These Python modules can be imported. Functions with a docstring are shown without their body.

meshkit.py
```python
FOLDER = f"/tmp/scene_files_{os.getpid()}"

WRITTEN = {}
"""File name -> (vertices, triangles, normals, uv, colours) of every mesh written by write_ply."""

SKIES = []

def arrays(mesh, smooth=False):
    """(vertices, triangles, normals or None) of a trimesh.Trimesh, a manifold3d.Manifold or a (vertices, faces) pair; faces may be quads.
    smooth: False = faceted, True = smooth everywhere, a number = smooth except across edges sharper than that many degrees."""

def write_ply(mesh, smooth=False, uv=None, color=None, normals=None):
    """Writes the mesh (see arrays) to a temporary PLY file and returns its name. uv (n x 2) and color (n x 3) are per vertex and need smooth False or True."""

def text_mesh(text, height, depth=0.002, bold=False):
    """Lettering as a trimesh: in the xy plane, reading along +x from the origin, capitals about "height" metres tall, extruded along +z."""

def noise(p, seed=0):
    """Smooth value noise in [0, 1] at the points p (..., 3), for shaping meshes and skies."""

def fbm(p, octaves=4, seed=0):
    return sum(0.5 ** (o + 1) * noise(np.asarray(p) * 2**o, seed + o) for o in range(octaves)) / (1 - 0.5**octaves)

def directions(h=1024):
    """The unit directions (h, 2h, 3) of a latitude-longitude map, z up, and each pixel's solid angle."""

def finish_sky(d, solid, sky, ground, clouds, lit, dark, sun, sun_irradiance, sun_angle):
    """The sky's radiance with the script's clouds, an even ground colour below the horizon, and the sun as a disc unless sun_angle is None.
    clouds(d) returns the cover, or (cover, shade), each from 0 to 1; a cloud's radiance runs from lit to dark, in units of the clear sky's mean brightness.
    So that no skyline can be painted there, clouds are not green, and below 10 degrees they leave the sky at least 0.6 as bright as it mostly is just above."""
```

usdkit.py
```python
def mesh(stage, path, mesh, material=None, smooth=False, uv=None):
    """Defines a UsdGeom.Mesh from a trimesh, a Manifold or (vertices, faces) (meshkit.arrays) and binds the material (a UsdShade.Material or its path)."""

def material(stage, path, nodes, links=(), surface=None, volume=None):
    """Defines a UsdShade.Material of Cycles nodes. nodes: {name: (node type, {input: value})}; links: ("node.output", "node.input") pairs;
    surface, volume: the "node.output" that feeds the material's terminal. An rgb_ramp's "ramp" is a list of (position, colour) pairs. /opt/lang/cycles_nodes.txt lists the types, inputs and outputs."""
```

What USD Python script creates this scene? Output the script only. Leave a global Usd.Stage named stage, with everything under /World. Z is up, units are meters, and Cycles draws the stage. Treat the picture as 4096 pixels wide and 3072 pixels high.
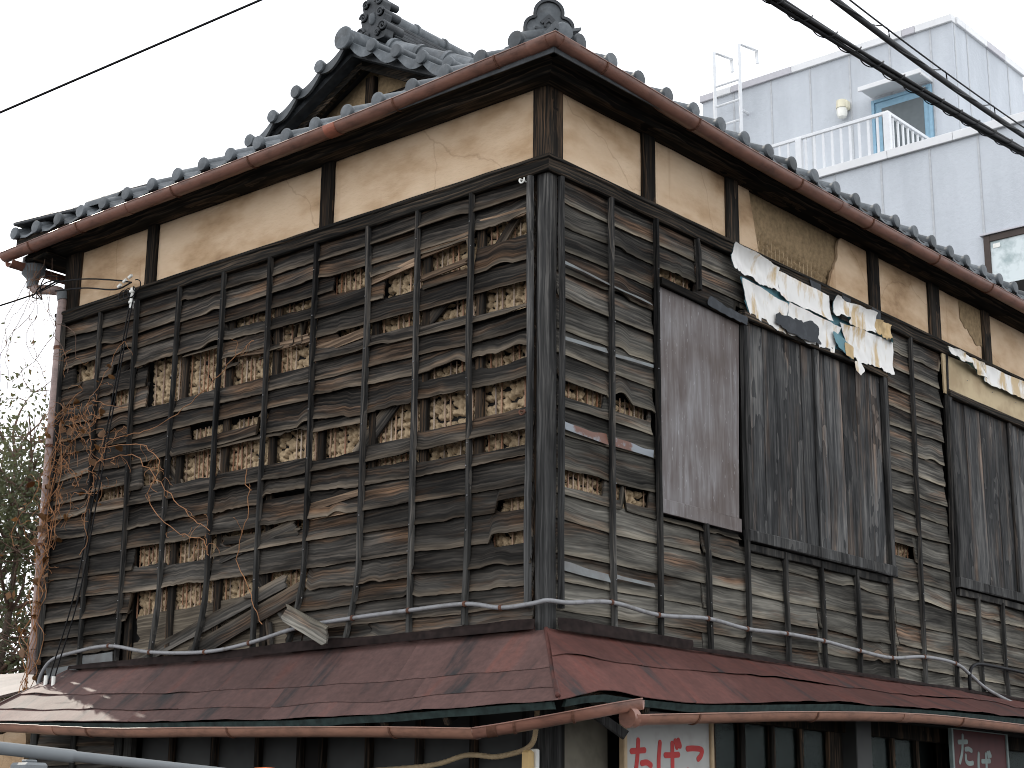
import math, random
import numpy as np, trimesh, usdkit, meshkit
from pxr import Usd, UsdGeom, UsdLux, UsdShade, Gf, Sdf
from shapely.geometry import LineString, Polygon
from shapely.ops import unary_union

stage = Usd.Stage.CreateInMemory()
UsdGeom.SetStageUpAxis(stage, UsdGeom.Tokens.z)
UsdGeom.SetStageMetersPerUnit(stage, 1.0)
UsdGeom.Xform.Define(stage, '/World')
UsdGeom.Scope.Define(stage, '/World/Looks')

# ------------------------------------------------------------------ camera, sky, sun
F_PX, PITCH, YAW, ROLL = 6724.9, .265, .7154, .0094
EYE = np.array([5.7337, -6.8904, 1.6])
fwd = np.array([-math.sin(YAW) * math.cos(PITCH), math.cos(YAW) * math.cos(PITCH), math.sin(PITCH)])
rgt = np.cross(fwd, [0, 0, 1]); rgt /= np.linalg.norm(rgt); upv = np.cross(rgt, fwd)
rgt, upv = math.cos(ROLL) * rgt + math.sin(ROLL) * upv, -math.sin(ROLL) * rgt + math.cos(ROLL) * upv
cam = UsdGeom.Camera.Define(stage, '/World/camera')
cam.CreateHorizontalApertureAttr(36.0); cam.CreateVerticalApertureAttr(27.0)
cam.CreateFocalLengthAttr(F_PX / 4096 * 36.0)
cam.CreateClippingRangeAttr(Gf.Vec2f(.1, 2000))
M4 = Gf.Matrix4d(*[float(x) for row in ((*rgt, 0), (*upv, 0), (*(-fwd), 0), (*EYE, 1)) for x in row])
cam.AddTransformOp().Set(M4)
cam.CreateExposureAttr(.70)

SUN_AZ = math.atan2(-.973, .23)          # atan2(x, y) towards the sun
SUN_EL = math.radians(37)
sun_dir = np.array([math.sin(SUN_AZ) * math.cos(SUN_EL), math.cos(SUN_AZ) * math.cos(SUN_EL), math.sin(SUN_EL)])
sky = UsdLux.DomeLight.Define(stage, '/World/sky')
sky_mat = usdkit.material(stage, '/World/Looks/sky_look', {
    's': ('sky_texture', {'sky_type': 'single_scattering', 'sun_disc': False, 'sun_elevation': SUN_EL, 'sun_rotation': SUN_AZ, 'aerosol_density': 2.5, 'altitude': 30.0}),
    'tc': ('texture_coordinate', {}),
    'n': ('noise_texture', {'scale': 2.2, 'detail': 5, 'roughness': .55}),
    'r': ('rgb_ramp', {'ramp': [(.2, (.72, .72, .72)), (.75, (1, 1, 1))]}),
    'w': ('color', {'value': (12.0, 12.3, 12.8)}),
    'm': ('mix', {'mix_type': 'mix'}),
    'b': ('background_shader', {'strength': .095})},
    [('tc.generated', 'n.vector'), ('n.fac', 'r.fac'), ('r.color', 'm.fac'), ('s.color', 'm.color1'), ('w.value', 'm.color2'), ('m.color', 'b.color')] if False else
    [('tc.generated', 'n.vector'), ('n.fac', 'r.fac'), ('r.color', 'm.fac'), ('s.color', 'm.color1'), ('w.color', 'm.color2'), ('m.color', 'b.color')], surface='b.background')
UsdShade.MaterialBindingAPI.Apply(sky.GetPrim()).Bind(sky_mat)
sky.GetPrim().SetCustomDataByKey('kind', 'structure')
sun = UsdLux.DistantLight.Define(stage, '/World/sun')
sun.CreateNormalizeAttr(True) if hasattr(sun, 'CreateNormalizeAttr') else None
sun.CreateIntensityAttr(.5); sun.CreateAngleAttr(.6); sun.CreateColorAttr(Gf.Vec3f(1.0, .93, .82))
zx = sun_dir; xx = np.cross([0, 0, 1], zx); xx /= np.linalg.norm(xx); yx = np.cross(zx, xx)
sun.AddTransformOp().Set(Gf.Matrix4d(*[float(v) for row in ((*xx, 0), (*yx, 0), (*zx, 0), (0, 0, 30, 1)) for v in row]))

# ------------------------------------------------------------------ helpers
rng = np.random.default_rng(7)
COUNT = {}
def numbered(parent, name):
    k = COUNT.get((parent, name), 0); COUNT[(parent, name)] = k + 1
    return f'{parent}/{name}' + (f'_{k:03d}' if k else '')
def tag(path, label=None, cat=None, group=None, kind=None):
    p = stage.GetPrimAtPath(path)
    for k, v in (('label', label), ('category', cat), ('group', group), ('kind', kind)):
        if v: p.SetCustomDataByKey(k, v)
    return path
def thing(name, label, cat, loc=None, group=None):
    path = numbered('/World', name)
    x = UsdGeom.Xform.Define(stage, path)
    return tag(path, label, cat, group)
def add(name, mesh, mt, parent='/World', smooth=False, label=None, cat=None, group=None, kind=None):
    path = numbered(parent, name)
    usdkit.mesh(stage, path, mesh, mt, smooth=smooth)
    return tag(path, label, cat, group, kind)
def N(x, y=0., z=0., seed=0):
    x, y, z = np.broadcast_arrays(np.asarray(x, float), y, z)
    return meshkit.noise(np.stack([x, y, z], -1), seed) * 2 - 1
def join(*ms):
    vs, fs, o = [], [], 0
    for m in ms:
        if hasattr(m, 'vertices'): v, f = np.asarray(m.vertices), np.asarray(m.faces)
        else: v, f = m
        f = np.asarray(f)
        if f.shape[1] == 4: f = np.vstack([f[:, [0, 1, 2]], f[:, [0, 2, 3]]])
        vs.append(v); fs.append(f + o); o += len(v)
    return np.vstack(vs), np.vstack(fs)
def sheet(P, T):
    """closed thin body: front grid P (m,n,3), thickness vector(s) T pointing back"""
    P = np.asarray(P, float); m, n = P.shape[:2]
    Q = P + np.broadcast_to(T, P.shape)
    v = np.vstack([P.reshape(-1, 3), Q.reshape(-1, 3)]); k = m * n
    i = np.arange(k).reshape(m, n)
    a = np.stack([i[:-1, :-1], i[:-1, 1:], i[1:, 1:], i[1:, :-1]], -1).reshape(-1, 4)
    f = [a, a[:, ::-1] + k]
    for e in (i[0], i[-1][::-1], i[:, 0][::-1], i[:, -1]):
        f.append(np.stack([e[1:], e[:-1], e[:-1] + k, e[1:] + k], -1))
    f = np.vstack(f)
    return v, np.vstack([f[:, [0, 1, 2]], f[:, [0, 2, 3]]])
def board(P, T, U, V):
    """like sheet, with edges split so that it can be smooth, and with st = (U, V) in metres"""
    P = np.asarray(P, float); m, n = P.shape[:2]; Q = P + np.broadcast_to(T, P.shape); uv = np.stack(np.broadcast_arrays(U, V), -1).astype(float); uv = np.broadcast_to(uv, (m, n, 2))
    i = np.arange(m * n).reshape(m, n); a = np.stack([i[:-1, :-1], i[:-1, 1:], i[1:, 1:], i[1:, :-1]], -1).reshape(-1, 4)
    vs, us, fs, o = [P.reshape(-1, 3), Q.reshape(-1, 3)], [uv.reshape(-1, 2)] * 2, [a, a[:, ::-1] + m * n], 2 * m * n
    for A, B, w in ((P[0], Q[0], uv[0]), (P[-1][::-1], Q[-1][::-1], uv[-1][::-1]), (P[:, 0][::-1], Q[:, 0][::-1], uv[:, 0][::-1]), (P[:, -1], Q[:, -1], uv[:, -1])):
        k = len(A); j = np.arange(k); vs += [A, B]; us += [w, w + [0, .011]]; fs.append(np.stack([j[1:], j[:-1], j[:-1] + k, j[1:] + k], -1) + o); o += 2 * k
    f = np.vstack(fs); return np.vstack(vs), np.vstack([f[:, [0, 1, 2]], f[:, [0, 2, 3]]]), np.vstack(us)
def add_board(name, b, mt, parent='/World', **kw):
    path = numbered(parent, name); usdkit.mesh(stage, path, (b[0], b[1]), mt, smooth=True, uv=b[2]); return tag(path, **kw)
def box(a, b):
    a, b = np.minimum(a, b), np.maximum(a, b)
    m = trimesh.creation.box(extents=b - a); m.apply_translation((a + b) / 2)
    return m.vertices, m.faces
def cbox(a, b, c=.006):
    """box with chamfered edges"""
    import manifold3d as mf
    a, b = np.minimum(a, b).astype(float), np.maximum(a, b).astype(float)
    pts = []
    for x in (a[0], b[0]):
        for y in (a[1], b[1]):
            for z in (a[2], b[2]):
                s = np.sign(np.array([x, y, z]) - (a + b) / 2)
                for k in range(3):
                    d = -s * c; d[k] = 0
                    pts.append(np.array([x, y, z]) + d)
    m = trimesh.convex.convex_hull(np.array(pts))
    return m.vertices, m.faces
def beam(p0, p1, w, h, up=(0, 0, 1), n=2, wob=0., seed=0, taper=1.):
    """bar along p0->p1, w across, h along up; wob = uneven edges"""
    p0, p1 = np.array(p0, float), np.array(p1, float); d = p1 - p0; L = np.linalg.norm(d); d /= L
    a = np.cross(up, d); a /= np.linalg.norm(a); u = np.cross(d, a)
    t = np.linspace(0, 1, n); c = min(w, h) * .13
    ring = [(-w/2+c, -h/2), (w/2-c, -h/2), (w/2, -h/2+c), (w/2, h/2-c), (w/2-c, h/2), (-w/2+c, h/2), (-w/2, h/2-c), (-w/2, -h/2+c)]
    V = []
    for j, (x, y) in enumerate(ring):
        k = 1 + (taper - 1) * t
        dx = wob * N(t * L * 4, j * 3.3, seed) if wob else 0
        dy = wob * N(t * L * 4, j * 5.1 + 9, seed) if wob else 0
        V.append(p0 + d * (t * L)[:, None] + a * (x * k + dx)[:, None] + u * (y * k + dy)[:, None])
    return loft(np.array(V).transpose(1, 0, 2))
def loft(R):
    """R (n rings, k points, 3) -> closed body"""
    n, k = R.shape[:2]; v = R.reshape(-1, 3); i = np.arange(n * k).reshape(n, k); j = np.roll(i, -1, 1)
    f = np.stack([i[:-1], j[:-1], j[1:], i[1:]], -1).reshape(-1, 4)
    f = np.vstack([f[:, [0, 1, 2]], f[:, [0, 2, 3]]])
    v = np.vstack([v, R[0].mean(0), R[-1].mean(0)]); c0, c1 = n * k, n * k + 1
    f = np.vstack([f, np.stack([np.full(k, c0), j[0], i[0]], -1), np.stack([np.full(k, c1), i[-1], j[-1]], -1)])
    return v, f
def tube(P, r, k=8):
    P = np.asarray(P, float); n = len(P); r = np.broadcast_to(r, n)
    T = np.gradient(P, axis=0); T /= np.linalg.norm(T, axis=1, keepdims=True) + 1e-12
    a = np.cross(T[0], [0, 0, 1.]) if abs(T[0, 2]) < .9 else np.cross(T[0], [1., 0, 0]); a /= np.linalg.norm(a)
    R = []; th = np.arange(k) * 2 * np.pi / k
    for i in range(n):
        a = a - T[i] * (a @ T[i]); a /= np.linalg.norm(a) + 1e-12; b = np.cross(T[i], a)
        R.append(P[i] + r[i] * (np.cos(th)[:, None] * a + np.sin(th)[:, None] * b))
    return loft(np.array(R))
def smooth_path(P, n=8):
    """Catmull-Rom through the points"""
    P = np.asarray(P, float); Q = np.vstack([2 * P[0] - P[1], P, 2 * P[-1] - P[-2]]); out = []
    for i in range(1, len(Q) - 2):
        for t in np.arange(n) / n:
            a, b, c, d = Q[i - 1:i + 3]
            out.append(.5 * (2 * b + (c - a) * t + (2 * a - 5 * b + 4 * c - d) * t * t + (3 * b - a - 3 * c + d) * t ** 3))
    out.append(P[-1]); return np.array(out)
def half_pipe(path, across, r, th=.004, k=9, a0=0., a1=math.pi):
    """gutter: open half pipe along path; across = outward vector(s)"""
    path = np.asarray(path, float); across = np.broadcast_to(across, path.shape)
    an = np.linspace(a0, a1, k)
    def sh(rr): return path[:, None] + across[:, None] * (np.cos(an) * rr)[None, :, None] + np.array([0, 0, -1.]) * (np.sin(an) * rr)[None, :, None]
    P = sh(r); return sheet(P, sh(r - th) - P)
def W(side, s, z, n):
    """wall coordinates: s along the wall from the corner, n outwards"""
    s, z, n = np.broadcast_arrays(np.asarray(s, float), np.asarray(z, float), np.asarray(n, float))
    return np.stack([-s, -n, z], -1) if side == 0 else np.stack([n, s, z], -1)
OUT = (np.array([0, -1., 0]), np.array([1., 0, 0]))
ALONG = (np.array([-1., 0, 0]), np.array([0, 1., 0]))
def wbox(side, s0, s1, z0, z1, n0, n1, c=.005):
    return cbox(W(side, s0, z0, n0), W(side, s1, z1, n1), c)

# ------------------------------------------------------------------ materials
def mat(name, nodes, links, surface='p.BSDF'):
    return usdkit.material(stage, '/World/Looks/' + name, nodes, links, surface=surface)
def plain(name, col, rough=.6, metal=0., var=.18, scale=9., bump=0., spec=.2):
    c = np.array(col)
    nd = {'g': ('geometry', {}), 'n': ('noise_texture', {'scale': scale, 'detail': 5, 'roughness': .6}),
          'r': ('rgb_ramp', {'ramp': [(.25, c * (1 - var)), (.75, np.minimum(c * (1 + var), .95))]}),
          'p': ('principled_bsdf', {'roughness': rough, 'metallic': metal, 'specular_ior_level': spec})}
    ln = [('g.position', 'n.vector'), ('n.fac', 'r.fac'), ('r.color', 'p.base_color')]
    if bump:
        nd['n2'] = ('noise_texture', {'scale': scale * 6, 'detail': 4}); nd['b'] = ('bump', {'strength': bump, 'distance': .004})
        ln += [('g.position', 'n2.vector'), ('n2.fac', 'b.height'), ('b.normal', 'p.normal')]
    return mat(name, nd, ln)
def graph(name, spec, surface='p.BSDF'):
    """spec: {node: (type, {input: value or '@node.output'})}"""
    nodes, links = {}, []
    for k, (t, ins) in spec.items():
        nodes[k] = (t, {i: v for i, v in ins.items() if not (isinstance(v, str) and v.startswith('@'))})
        links += [(v[1:], f'{k}.{i}') for i, v in ins.items() if isinstance(v, str) and v.startswith('@')]
    return mat(name, nodes, links, surface)
def wood(name, grain, dark, mid, light, brown=None, edge=None, grey=None, zr=(4.4, 2.8), rough=.8, tone=(.38, 1.75), rings=.10, spec=.05, bumpd=.002):
    """weathered timber. grain 'uv' follows the board's own st coordinates (metres along, metres across from the lower edge);
    edge = colour of the rain-worn lower edges, grey = colour of the boards low on the wall, brown = patches that kept their heart-wood colour"""
    d, m, l = map(np.array, (dark, mid, light))
    S = {'g': ('geometry', {}), 'oi': ('object_info', {}), 'sp': ('separate_xyz', {'vector': '@g.position'}),
         'o1': ('math', {'math_type': 'multiply', 'value1': '@oi.random', 'value2': 83.}), 'o2': ('math', {'math_type': 'multiply', 'value1': '@oi.random', 'value2': 57.})}
    if grain == 'uv':
        S['uv'] = ('uvmap', {'attribute': 'st'}); S['su'] = ('separate_xyz', {'vector': '@uv.UV'}); al, ac, th = '@su.x', '@su.y', '@oi.random'
    else:
        al, ac, th = {'x': ('@sp.x', '@sp.z', '@sp.y'), 'y': ('@sp.y', '@sp.z', '@sp.x'), 'z': ('@sp.z', '@sp.x', '@sp.y')}[grain]
    S['A'] = ('math', {'math_type': 'add', 'value1': al, 'value2': '@o1.value'}); S['B0'] = ('math', {'math_type': 'add', 'value1': ac, 'value2': '@o2.value'})
    S['vb'] = ('combine_xyz', {'x': '@A.value', 'y': '@B0.value', 'z': th})
    S['mw'] = ('mapping', {'vector': '@vb.vector', 'scale': (1.7, 5.5, 5.5)}); S['nw'] = ('noise_texture', {'vector': '@mw.vector', 'scale': 1., 'detail': 3.})
    S['wv'] = ('math', {'math_type': 'multiply_add', 'value1': '@nw.fac', 'value2': .075, 'value3': '@B0.value'})
    S['v'] = ('combine_xyz', {'x': '@A.value', 'y': '@wv.value', 'z': th})
    for k, sc, dt in (('f', (2.4, 85, 85), 5.), ('m', (.9, 20, 20), 4.), ('q', (1.1, 7.5, 7.5), 4.), ('h', (1.1, 9, 9), 4.)):
        S['m' + k + '_'] = ('mapping', {'vector': '@v.vector', 'scale': sc, 'location': (3.1 * len(S), 1.7 * len(S), 0.)}); S['n' + k] = ('noise_texture', {'vector': '@m' + k + '_.vector', 'scale': 1., 'detail': dt, 'roughness': .62})
    S['r0'] = ('math', {'math_type': 'multiply_add', 'value1': '@oi.random', 'value2': .35, 'value3': -.12}); S['rb'] = ('math', {'math_type': 'subtract', 'value1': '@wv.value', 'value2': '@o2.value'}); S['rc'] = ('math', {'math_type': 'subtract', 'value1': '@rb.value', 'value2': '@r0.value'})
    S['ra'] = ('math', {'math_type': 'multiply', 'value1': '@A.value', 'value2': .8}); S['vr'] = ('combine_xyz', {'x': '@ra.value', 'y': '@rc.value', 'z': .03})
    S['w'] = ('wave_texture', {'vector': '@vr.vector', 'wave_type': 'rings', 'rings_direction': 'x', 'profile': 'saw', 'scale': 15., 'distortion': 1.1, 'detail': 2., 'detail_scale': 1.0})
    S['g1'] = ('mix_float', {'fac': .4, 'a': '@nf.fac', 'b': '@nm.fac'}); S['G'] = ('mix_float', {'fac': rings, 'a': '@g1.result', 'b': '@w.fac'})
    S['c'] = ('rgb_ramp', {'fac': '@G.result', 'ramp': [(.34, d), (.50, m), (.66, l)]}); col = '@c.color'
    if grey is not None:
        S['zm'] = ('map_range', {'value': '@sp.z', 'from_min': zr[0], 'from_max': zr[1], 'to_min': 0., 'to_max': .75, 'clamp': True})
        S['za'] = ('math', {'math_type': 'multiply_add', 'value1': '@nq.fac', 'value2': 1.3, 'value3': -.58}); S['zb'] = ('math', {'math_type': 'add', 'use_clamp': True, 'value1': '@za.value', 'value2': '@zm.result'})
        S['cg'] = ('rgb_ramp', {'fac': '@G.result', 'ramp': [(.28, np.array(grey) * .16), (.5, np.array(grey) * .62), (.72, np.array(grey) * 1.25)]})
        S['cx'] = ('mix', {'fac': '@zb.value', 'color1': col, 'color2': '@cg.color'}); col = '@cx.color'
    if brown is not None:
        S['bm'] = ('rgb_ramp', {'fac': '@nh.fac', 'ramp': [(.52, (0, 0, 0)), (.68, (.95, .95, .95))]}); S['bc'] = ('rgb_ramp', {'fac': '@G.result', 'ramp': [(.36, d), (.5, np.array(brown) * .35), (.66, brown)]})
        S['bx'] = ('mix', {'fac': '@bm.color', 'color1': col, 'color2': '@bc.color'}); col = '@bx.color'
    if edge is not None and grain == 'uv':
        S['em'] = ('map_range', {'value': '@su.y', 'from_min': .05, 'from_max': .0, 'to_min': -.15, 'to_max': .8, 'clamp': False}); S['en'] = ('math', {'math_type': 'multiply_add', 'value1': '@nq.fac', 'value2': 1.6, 'value3': -.85})
        S['ea'] = ('math', {'math_type': 'add', 'use_clamp': True, 'value1': '@em.result', 'value2': '@en.value'}); S['eb'] = ('math', {'math_type': 'multiply', 'value1': '@ea.value', 'value2': .8})
        S['ec'] = ('rgb_ramp', {'fac': '@G.result', 'ramp': [(.3, np.array(edge) * .18), (.5, np.array(edge) * .7), (.7, edge)]}); S['ex'] = ('mix', {'fac': '@eb.value', 'color1': col, 'color2': '@ec.color'}); col = '@ex.color'
    S['t1'] = ('map_range', {'value': '@nq.fac', 'from_min': .3, 'from_max': .7, 'to_min': tone[0], 'to_max': tone[1], 'clamp': True}); S['t2'] = ('map_range', {'value': '@oi.random', 'to_min': .6, 'to_max': 1.5})
    S['t3'] = ('math', {'math_type': 'multiply', 'value1': '@t1.result', 'value2': '@t2.result'}); S['cc'] = ('mix', {'mix_type': 'multiply', 'fac': 1., 'color1': col, 'color2': '@t3.value'})
    S['b'] = ('bump', {'height': '@G.result', 'strength': .7, 'distance': bumpd}); S['p'] = ('principled_bsdf', {'base_color': '@cc.color', 'normal': '@b.normal', 'roughness': rough, 'specular_ior_level': spec})
    return graph(name, S)

M = {}
CH, BR, TN = (.0042, .0040, .0038), (.0155, .0140, .0125), (.075, .061, .049)
M['plank_left'] = wood('plank_left', 'uv', CH, BR, TN, brown=(.165, .098, .058), edge=(.15, .118, .085), grey=(.082, .076, .067), zr=(3.9, 2.5))
M['plank_right'] = wood('plank_right', 'uv', (.0055, .0056, .0055), (.025, .0235, .0215), (.095, .085, .073), brown=(.17, .105, .068), edge=(.19, .165, .125), grey=(.135, .127, .108), zr=(4.9, 2.5))
M['batten'] = wood('batten', 'z', (.005, .005, .005), (.016, .0155, .015), (.07, .06, .05), grey=(.055, .054, .05), zr=(3.8, 2.4))
M['beam_left'] = wood('beam_left', 'x', (.0045, .0045, .0042), (.012, .011, .0095), (.07, .05, .034), rings=.15)
M['beam_right'] = wood('beam_right', 'y', (.0045, .0045, .0042), (.012, .011, .0095), (.07, .05, .034), rings=.15)
M['post'] = wood('post', 'z', (.0045, .0043, .004), (.014, .012, .010), (.08, .05, .03), rings=.1)
M['corner'] = wood('corner', 'z', (.006, .006, .006), (.024, .0235, .023), (.085, .08, .074), grey=(.045, .045, .044), zr=(5.0, 2.6), rings=.1)
M['shutter'] = wood('shutter', 'z', (.012, .0125, .013), (.044, .044, .044), (.12, .115, .108), brown=(.22, .165, .13), rings=.12, tone=(.6, 1.35))
M['inner_board'] = wood('inner_board', 'uv', (.03, .026, .02), (.085, .07, .053), (.16, .135, .10), rings=.12, tone=(.7, 1.3))
M['splinter'] = wood('splinter', 'uv', (.03, .02, .014), (.12, .082, .055), (.30, .21, .14), rings=.15, tone=(.6, 1.4))
def plaster():
    nd = {'g': ('geometry', {}), 'oi': ('object_info', {}), 'rv': ('vector_math', {'math_type': 'scale', 'vector1': (31., 17., 5.)}), 'v': ('vector_math', {'math_type': 'add'}),
          'n': ('noise_texture', {'scale': 1.5, 'detail': 6, 'roughness': .56}), 'm': ('mapping', {'scale': (1.1, 1.1, 2.4)}),
          'r': ('rgb_ramp', {'ramp': [(.29, (.22, .135, .075)), (.42, (.42, .285, .17)), (.54, (.53, .385, .255)), (.70, (.60, .455, .315))]}),
          'md': ('mapping', {'scale': (9, 9, .5)}), 'nd': ('noise_texture', {'scale': 1., 'detail': 3}), 'rd': ('rgb_ramp', {'ramp': [(.66, (1, 1, 1)), (.78, (.66, .58, .5))]}),
          'mu': ('mix', {'mix_type': 'multiply', 'fac': .75}),
          'vo': ('voronoi_texture', {'feature': 'distance_to_edge', 'scale': .5, 'randomness': 1.}), 'vn': ('noise_texture', {'scale': 3.5, 'detail': 4}), 'vv': ('mix', {'mix_type': 'add', 'fac': .28}),
          'rc': ('rgb_ramp', {'ramp': [(0., (.5, .44, .38)), (.0022, (1, 1, 1))]}), 'mc': ('mix', {'mix_type': 'multiply', 'fac': .4}),
          'nb': ('noise_texture', {'scale': 24., 'detail': 6, 'roughness': .65}), 'nb2': ('mapping', {'scale': (1, 1, 2.2)}), 'b': ('bump', {'strength': .55, 'distance': .012}),
          'p': ('principled_bsdf', {'roughness': .9, 'specular_ior_level': .15})}
    ln = [('oi.random', 'rv.scale'), ('g.position', 'v.vector1'), ('rv.vector', 'v.vector2'), ('v.vector', 'm.vector'), ('m.vector', 'n.vector'), ('n.fac', 'r.fac'), ('v.vector', 'md.vector'), ('md.vector', 'nd.vector'), ('nd.fac', 'rd.fac'),
          ('r.color', 'mu.color1'), ('rd.color', 'mu.color2'), ('v.vector', 'vn.vector'), ('v.vector', 'vv.color1'), ('vn.color', 'vv.color2'), ('vv.color', 'vo.vector'), ('vo.distance', 'rc.fac'), ('mu.color', 'mc.color1'), ('rc.color', 'mc.color2'),
          ('mc.color', 'p.base_color'), ('v.vector', 'nb2.vector'), ('nb2.vector', 'nb.vector'), ('nb.fac', 'b.height'), ('b.normal', 'p.normal')]
    return mat('plaster', nd, ln)
M['plaster'] = plaster()
M['clay'] = plain('clay', (.35, .26, .162), .95, var=.3, scale=22, bump=.8, spec=.1)
M['clay_rough'] = plain('clay_rough', (.25, .178, .102), .95, var=.35, scale=30, bump=1., spec=.1)
def bamboo():
    nd = {'oi': ('object_info', {}), 'r': ('rgb_ramp', {'ramp': [(0., (.42, .33, .25)), (.35, (.36, .22, .13)), (.7, (.30, .13, .06)), (1., (.22, .17, .13))]}), 'g': ('geometry', {}),
          'm': ('mapping', {'scale': (40, 40, 4)}), 'n': ('noise_texture', {'scale': 1.5, 'detail': 3}), 'rr': ('rgb_ramp', {'ramp': [(.3, (.45, .42, .4)), (.6, (1, 1, 1))]}), 'mu': ('mix', {'mix_type': 'multiply', 'fac': .8}),
          'p': ('principled_bsdf', {'roughness': .55})}
    return mat('bamboo', nd, [('oi.random', 'r.fac'), ('g.position', 'm.vector'), ('m.vector', 'n.vector'), ('n.fac', 'rr.fac'), ('r.color', 'mu.color1'), ('rr.color', 'mu.color2'), ('mu.color', 'p.base_color')])
M['bamboo'] = bamboo()
M['dark_inside'] = plain('dark_inside', (.012, .011, .010), .9)
def tile():
    nd = {'g': ('geometry', {}), 'oi': ('object_info', {}), 'n': ('noise_texture', {'scale': 14, 'detail': 6, 'roughness': .65}),
          'r': ('rgb_ramp', {'ramp': [(.25, (.040, .046, .050)), (.5, (.075, .084, .091)), (.72, (.125, .135, .142))]}),
          't': ('map_range', {'from_min': 0., 'from_max': 1., 'to_min': .6, 'to_max': 1.3}), 'mu': ('mix', {'mix_type': 'multiply', 'fac': 1.}),
          'n2': ('noise_texture', {'scale': 5, 'detail': 7, 'roughness': .7}), 'r2': ('rgb_ramp', {'ramp': [(.56, (0, 0, 0)), (.7, (1, 1, 1))]}), 'mx': ('mix', {'mix_type': 'mix', 'color2': (.045, .046, .045)}),
          'b': ('bump', {'strength': .35, 'distance': .003}), 'p': ('principled_bsdf', {'roughness': .55, 'specular_ior_level': .3})}
    return mat('tile', nd, [('g.position', 'n.vector'), ('g.position', 'n2.vector'), ('n.fac', 'r.fac'), ('oi.random', 't.value'), ('r.color', 'mu.color1'), ('t.result', 'mu.color2'), ('n2.fac', 'r2.fac'), ('r2.color', 'mx.fac'), ('mu.color', 'mx.color1'),
                            ('mx.color', 'p.base_color'), ('n.fac', 'b.height'), ('b.normal', 'p.normal')])
M['tile'] = tile()
M['tile_dark'] = plain('tile_dark', (.034, .037, .040), .55, var=.6, scale=14, bump=.3, spec=.25)
def gutter_mat(name, col, rough):
    c = np.array(col)
    nd = {'g': ('geometry', {}), 'n': ('noise_texture', {'scale': 6, 'detail': 6, 'roughness': .7}), 'm': ('mapping', {'scale': (1, 1, 3)}),
          'r': ('rgb_ramp', {'ramp': [(.28, c * .42), (.5, c), (.75, c * 1.35)]}), 'p': ('principled_bsdf', {'roughness': rough, 'specular_ior_level': .5})}
    return mat(name, nd, [('g.position', 'm.vector'), ('m.vector', 'n.vector'), ('n.fac', 'r.fac'), ('r.color', 'p.base_color')])
M['gutter'] = gutter_mat('gutter', (.145, .066, .045), .40)
M['gutter_pale'] = gutter_mat('gutter_pale', (.175, .086, .056), .42)
M['gutter_new'] = gutter_mat('gutter_new', (.26, .085, .05), .4)
M['pipe'] = gutter_mat('pipe', (.235, .165, .145), .45)
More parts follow.
